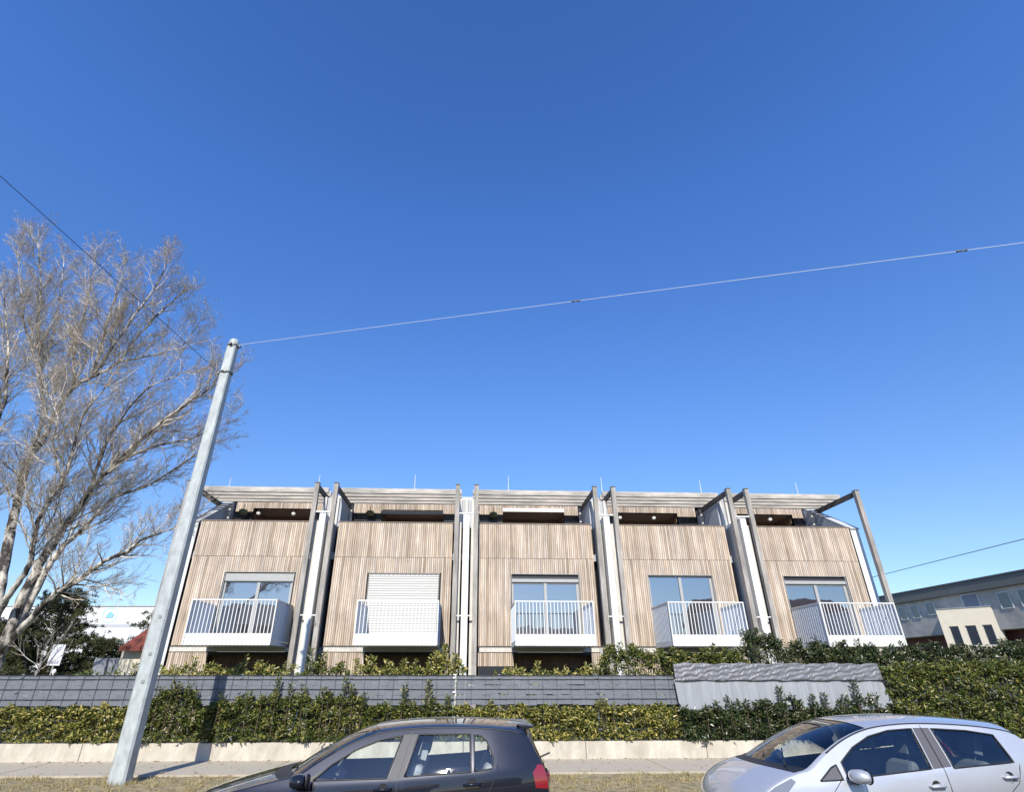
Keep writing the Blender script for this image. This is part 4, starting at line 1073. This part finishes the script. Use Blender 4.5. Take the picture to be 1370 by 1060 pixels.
    # cabin: floor, dash, seats, steering wheel, mirror
    b=MB(); b.box(1.0,Lc-.35,-W0+.12,W0-.12,.26,.30); b.prism([(1.0,.3),(1.05,.86),(1.35,.93),(1.62,.84),(1.66,.5),(1.6,.3)],-W0+.17,W0-.17,'y'); b.box(Lc-1.15,Lc-.32,-W0+.18,W0-.18,.55,.88)
    b.build('dashboard',M['interior'],root,bevel=.02)
    def seat(x,y,wd):
        b=MB(); b.box(x,x+.5,y-wd/2,y+wd/2,.36,.54)
        mt=Matrix.Translation((x+.48,y,.52))@Matrix.Rotation(R(20),4,'Y'); b.box(-.07,.08,-wd/2,wd/2,0,.56,0,mt)
        o=b.build('seat',S['seatmat'],root,bevel=.05)
        b=MB(); mt=Matrix.Translation((x+.69,y,1.02+S.get('headz',0)))@Matrix.Rotation(R(14),4,'Y')
        b.box(-.045,.05,-.12,.12,.07,.26,0,mt); b.box(-.006,.006,-.06,-.045,-.05,.08,0,mt); b.box(-.006,.006,.045,.06,-.05,.08,0,mt); b.build('headrest',S['seatmat'],o,bevel=.035)
    xs=S['seatx']
    for y in (-.36,.36): seat(xs,y,.48)
    for y in (-.36,.36): seat(xs+.86,y,.56)
    b=MB(); c=Vector((xs-.30,-.36,.93)); mt=Matrix.Translation(c)@Matrix.Rotation(R(-65),4,'Y'); P=[mt@Vector((.17*math.cos(2*math.pi*i/20),.17*math.sin(2*math.pi*i/20),0)) for i in range(21)]
    b.tube(P,.014,6,cap=False); b.tube([mt@Vector((0,-.16,0)),mt@Vector((0,.16,0))],.016,5); b.tube([mt@Vector((0,0,0)),mt@Vector((0,0,-.3))],.03,6); b.build('steering_wheel',M['interior'],root,smooth=True)
    b=MB(); mx,mz=S['mirrorin']; b.box(mx,mx+.025,-.12,.12,mz-.035,mz+.035); b.tube([(mx-.01,0,mz+.03),(mx-.05,0,mz+.09)],.008,5); b.build('rear_view_mirror',M['interior'],root,bevel=.012)
    # door mirrors
    for s in (-1,1):
        x,z=S['mirror']; y0=s*Y(x,z)
        b=MB(); P=[]
        prof=[(0,.02),(.03,.075),(.07,.098),(.14,.105),(.20,.09),(.235,.045),(.245,.01)]
        V0=len(b.v)
        for (t,rr) in prof:
            for k in range(12):
                a=2*math.pi*k/12; ca,sa=math.cos(a),math.sin(a); ca=math.copysign(abs(ca)**.65,ca); sa=math.copysign(abs(sa)**.65,sa); b.v.append((x+.02+ca*rr*(1.05 if ca<0 else .6)+.12*t, y0+s*(.02+t), z+.03+sa*rr*(.72 if sa>0 else .60)))
        for i in range(len(prof)-1):
            for k in range(12):
                q=[V0+i*12+k,V0+i*12+(k+1)%12,V0+(i+1)*12+(k+1)%12,V0+(i+1)*12+k]; b.f.append(tuple(q)); b.m.append(0)
        b.f.append(tuple(V0+(len(prof)-1)*12+k for k in range(12))); b.m.append(0)
        mo=b.build('door_mirror',matof['body_plain'],root,smooth=True)
        b=MB(); b.tube([(x+.02,y0-s*.03,z-.02),(x+.02,y0+s*.08,z-.02)],.03,8); b.lathe([(0,.0),(.07,.0),(.075,-.02)],(x+.13,y0+s*.14,z+.03),'x',14); b.build('mirror_foot',M['rubber'],mo,smooth=True)
    # handles
    for (x,z) in S['handles']:
        for s in (-1,1):
            y=s*(Y(x,z)); par=objs[('front_door' if x<S['bx'] else 'rear_door')+('@n' if s<0 else '@f')]
            b=MB(); b.tube([(x-.09,y,z),(x-.075,y+s*.03,z+.004),(x+.075,y+s*.034,z+.010),(x+.09,y,z+.012)],[.014,.016,.016,.014],8); b.build('door_handle',S['handlemat'],par,smooth=True)
            b=MB(); b.lathe([(0,.002),(.05,.002),(.055,-.001)],(x,y-s*.0,z+.004),'y',14)
            for i in range(V0,V0): pass
            b.build('handle_recess',M['rubber'],par)
    return objs,Y,Es,Cs
M['rubber']=mat('black_rubber',(.012,.012,.013),.5)
M['tyre']=mat('tyre_rubber',(.02,.02,.021),.75)
M['alloy']=mat('alloy_rim',(.55,.56,.58),.3,metal=.8)
M['interior']=mat('dark_cabin_plastic',(.11,.115,.125),.6)
M['seat_grey']=mat('grey_seat_fabric',(.36,.37,.40),.85,noise=.15,nscale=30)
M['seat_dark']=mat('dark_seat_fabric',(.12,.125,.14),.85,noise=.15,nscale=30)
M['paint_dark']=paint('dark_blue_grey_paint',(.013,.014,.021),.3,.28)
M['paint_dark'].node_tree.nodes['Principled BSDF'].inputs['Specular IOR Level'].default_value=.12
M['paint_silver']=paint('silver_blue_paint',(.46,.47,.50),.45,.36)
M['carglass']=glass_clear('car_glass',(.92,.97,.94),.045)
M['carglass_dark']=glass_clear('rear_car_glass',(.86,.92,.89),.045)
M['red_lens']=mat('red_tail_lens',(.20,.006,.012),.15,coat=1)
M['clear_lens']=mat('clear_headlight_lens',(.16,.17,.19),.1,coat=1)
M['chrome']=mat('chrome_trim',(.75,.76,.78),.12,metal=1)
M['bpillar']=mat('grey_pillar_film',(.085,.08,.078),.35,coat=.5)
M['bpillar_pale']=mat('satin_pillar',(.075,.075,.08),.55,spec=.3)

# dark hatchback
golf=dict(length=4.2,halfwidth=.88,tumble=.40,glassmargin=1,
 edge=[(.34,.20),(.24,.35),(.22,.50),(.26,.66),(.44,.79),(.85,.885),(1.15,.945),(1.34,.985),(1.62,1.15),(1.92,1.29),(2.2,1.37),(2.5,1.405),(2.9,1.418),(3.3,1.412),(3.62,1.39),(3.86,1.345),(3.97,1.19),(4.06,1.04),(4.10,.90),(4.10,.62),(4.09,.42),(4.0,.22)],
 centre=[(.12,.20),(.02,.35),(.0,.50),(.03,.66),(.16,.78),(.62,.90),(.92,.965),(1.10,1.0),(1.44,1.19),(1.78,1.345),(2.06,1.43),(2.5,1.475),(2.9,1.487),(3.3,1.48),(3.64,1.462),(3.92,1.43),(4.03,1.22),(4.12,1.05),(4.18,.92),(4.20,.62),(4.20,.42),(4.08,.22)],
 tags=['bumper','bumper','bumper','hood','hood','hood','cowl','windshield','windshield','windshield','roof','roof','roof','roof','roof','rear_window','rear_window','tailgate','tailgate','bumper','bumper'],
 belt=[(0,.80),(1.34,.88),(2.4,.935),(3.5,1.02),(4.2,1.06)],
 wheels=(.88,3.46),
 areas=[('front_door',[(1.36,.30),(2.42,.30),(2.44,.935),(2.585,1.385),(2.25,1.352),(1.95,1.262),(1.62,1.09),(1.36,.945),(1.34,.80)]),
        ('rear_door',[(2.46,.30),(3.10,.30),(3.22,.50),(3.36,.72),(3.53,.98),(3.53,1.15),(3.44,1.33),(3.30,1.388),(2.62,1.390),(2.48,.94)]),
        ('front_glass',[(1.51,.945),(2.31,.960),(2.44,1.345),(2.20,1.308),(1.93,1.215),(1.68,1.08)]),
        ('rear_glass',[(2.50,.975),(3.235,1.015),(3.225,1.362),(2.63,1.360)]),
        ('quarter_glass',[(3.275,1.02),(3.475,1.045),(3.485,1.14),(3.41,1.30),(3.34,1.348),(3.265,1.358)]),
        ('pillar',[(2.325,.94),(2.48,.958),(2.615,1.368),(2.455,1.362)]),
        ('mirror_sail',[(1.385,.925),(1.495,.935),(1.60,1.03)]),
        ('tail_light',[(3.96,.86),(4.2,.84),(4.2,1.05),(3.99,1.075),(3.93,1.0)])],
 seams=[[(1.38,.45),(1.38,.80),(1.44,.94)],[(2.45,.30),(2.42,.94),(2.545,1.385)],[(3.12,.34),(3.22,.50),(3.36,.72),(3.50,.95)],[(1.34,.30),(3.1,.30)],[(1.38,.62),(2.45,.66)]],
 names={'front_glass':'side_window','rear_glass':'side_window','quarter_glass':'side_window','pillar':'door_pillar'},
 mats={'cowl':M['rubber'],'body':M['paint_dark'],'body_plain':M['paint_dark'],'front_glass':M['carglass'],'rear_glass':M['carglass'],'quarter_glass':M['carglass'],'windshield':M['carglass'],'rear_window':M['carglass_dark'],'pillar':M['bpillar_pale'],'mirror_sail':M['rubber'],'tail_light':M['red_lens']},
 rubber=(),gutter=(8,15),seatmat=M['seat_grey'],seatx=1.95,mirror=(1.37,.925),mirrorin=(1.86,1.25),handles=[(2.28,.86),(3.25,.90)],bx=2.45,handlemat=M['paint_dark'])
golf['trim']=M['rubber']
r1=empty('parked_car',street(-3.54,7.29+.88,-.21),YAW,'dark blue-grey hatchback parked at the kerb left of centre, seen from its left side','car','cars parked along the kerb')
ob,Yf,Es,Cs=make_car(r1,golf)
b=MB(); # rear spoiler lip over the tailgate glass
b.prism([(3.78,1.447),(3.99,1.432),(4.00,1.415),(3.84,1.39)],-.55,.55,'y'); b.build('spoiler',M['paint_dark'],r1,bevel=.012)
b=MB(); b.tube([(3.55,0,1.47),(3.62,0,1.53)],[.006,.003],5); b.build('aerial',M['rubber'],r1)
for i,(dx,dy) in enumerate(((0,-.15),(.10,-.1),(.19,-.05))): pass
b=MB()
for s in (-1,1): b.lathe([(0,0),(.06,.0),(.09,-.03)],(4.14,s*.62,.93),'x',16)
b.build('tail_light',M['red_lens'],r1,smooth=True)
b=MB(); b.tube([(1.22,-.55,1.025),(1.30,-.1,1.045)],.008,5); b.tube([(1.22,.0,1.03),(1.30,.5,1.045)],.008,5); b.build('wiper',M['rubber'],r1)
b=MB(); b.tube([(4.12,.0,1.06),(4.24,.03,1.10)],.012,5); b.build('wiper',M['rubber'],r1)

# silver hatchback
yar=dict(length=4.0,halfwidth=.85,tumble=.40,glassmargin=1,
 edge=[(.36,.20),(.25,.35),(.22,.50),(.26,.66),(.46,.81),(.80,.915),(1.05,.97),(1.22,1.01),(1.46,1.15),(1.76,1.29),(2.1,1.39),(2.5,1.435),(2.9,1.44),(3.25,1.42),(3.52,1.385),(3.70,1.33),(3.84,1.17),(3.92,1.02),(3.95,.90),(3.95,.62),(3.93,.42),(3.84,.22)],
 centre=[(.12,.20),(.02,.35),(.0,.50),(.03,.66),(.20,.82),(.55,.945),(.75,1.0),(.92,1.035),(1.22,1.18),(1.62,1.35),(2.0,1.455),(2.5,1.50),(2.9,1.512),(3.3,1.495),(3.62,1.465),(3.82,1.42),(3.92,1.2),(3.98,1.04),(4.02,.90),(4.03,.62),(4.03,.42),(3.92,.22)],
 tags=['bumper','bumper','bumper','hood','hood','hood','cowl','windshield','windshield','windshield','roof','roof','roof','roof','roof','rear_window','rear_window','tailgate','tailgate','bumper','bumper'],
 belt=[(0,.80),(1.2,.86),(1.6,.90),(2.65,1.0),(3.5,1.09),(4.0,1.12)],
 wheels=(.80,3.31),
 areas=[('front_door',[(1.30,.30),(2.70,.30),(2.73,1.0),(2.735,1.43),(2.3,1.41),(2.0,1.345),(1.75,1.235),(1.53,1.09),(1.50,.90),(1.36,.80)]),
        ('rear_door',[(2.745,.30),(3.0,.30),(3.08,.48),(3.22,.68),(3.50,.92),(3.54,1.10),(3.51,1.37),(3.2,1.415),(2.75,1.43),(2.74,1.0)]),
        ('front_glass',[(1.59,.925),(2.60,1.015),(2.62,1.398),(2.32,1.378),(2.05,1.32),(1.80,1.215),(1.585,1.075)]),
        ('rear_glass',[(2.86,1.02),(3.49,1.075),(3.45,1.335),(3.2,1.378),(2.85,1.398)]),
        ('quarter_glass',[(1.26,.905),(1.53,.915),(1.515,1.055),(1.44,1.025)]),
        ('pillar',[(2.62,1.012),(2.84,1.035),(2.83,1.405),(2.64,1.405)]),
        ('headlight',[(.20,.60),(.40,.60),(.72,.76),(.98,.90),(.93,.93),(.60,.855),(.30,.745)]),
        ('tail_light',[(3.76,.80),(4.0,.80),(4.0,1.04),(3.84,1.14),(3.76,1.05)])],
 seams=[[(1.36,.45),(1.37,.80),(1.52,.93)],[(2.735,.30),(2.74,1.0),(2.74,1.43)],[(3.0,.34),(3.08,.48),(3.22,.68),(3.46,.88),(3.54,1.05)],[(1.3,.30),(3.0,.30)]],
 names={'front_glass':'side_window','rear_glass':'side_window','quarter_glass':'quarter_window','pillar':'door_pillar'},
 mats={'cowl':M['rubber'],'body':M['paint_silver'],'body_plain':M['paint_silver'],'front_glass':M['carglass'],'rear_glass':M['carglass_dark'],'quarter_glass':M['bpillar'],'windshield':M['carglass'],'rear_window':M['carglass_dark'],'pillar':M['bpillar'],'headlight':M['clear_lens'],'tail_light':M['red_lens']},
 gutter=(8,15),seatmat=M['seat_dark'],seatx=1.95,mirror=(1.62,.93),mirrorin=(1.66,1.27),handles=[(2.58,.85),(3.38,.93)],bx=2.74,handlemat=M['paint_silver'],headz=.02)
def remap(S,f):
    S['edge']=[(f(x),z) for x,z in S['edge']]; S['centre']=[(f(x),z) for x,z in S['centre']]
    S['areas']=[(n_,[(f(x),z) for x,z in p]) for n_,p in S['areas']]; S['seams']=[[(f(x),z) for x,z in p] for p in S['seams']]
    S['handles']=[(f(x),z) for x,z in S['handles']]; S['bx']=f(S['bx']); S['length']=f(S['length']); S['wheels']=tuple(f(x) for x in S['wheels'])
fy=lambda x: .95-(.95-x)*.66 if x<.95 else (x if x<2.9 else x+.22*(x-2.9)/1.1)
remap(yar,fy)
r2=empty('parked_car',street(2.39,7.29+.85,-.21),YAW,'silver hatchback parked at the kerb at the right edge with its nose to the left','car','cars parked along the kerb')
ob,Yf,Es,Cs=make_car(r2,yar)
b=MB(); b.tube([(1.0,-.62,1.035),(1.20,-.2,1.10),(1.28,-.05,1.14)],.010,5); b.tube([(1.0,-.1,1.07),(1.30,.42,1.16)],.010,5); b.build('wiper',M['rubber'],r2)
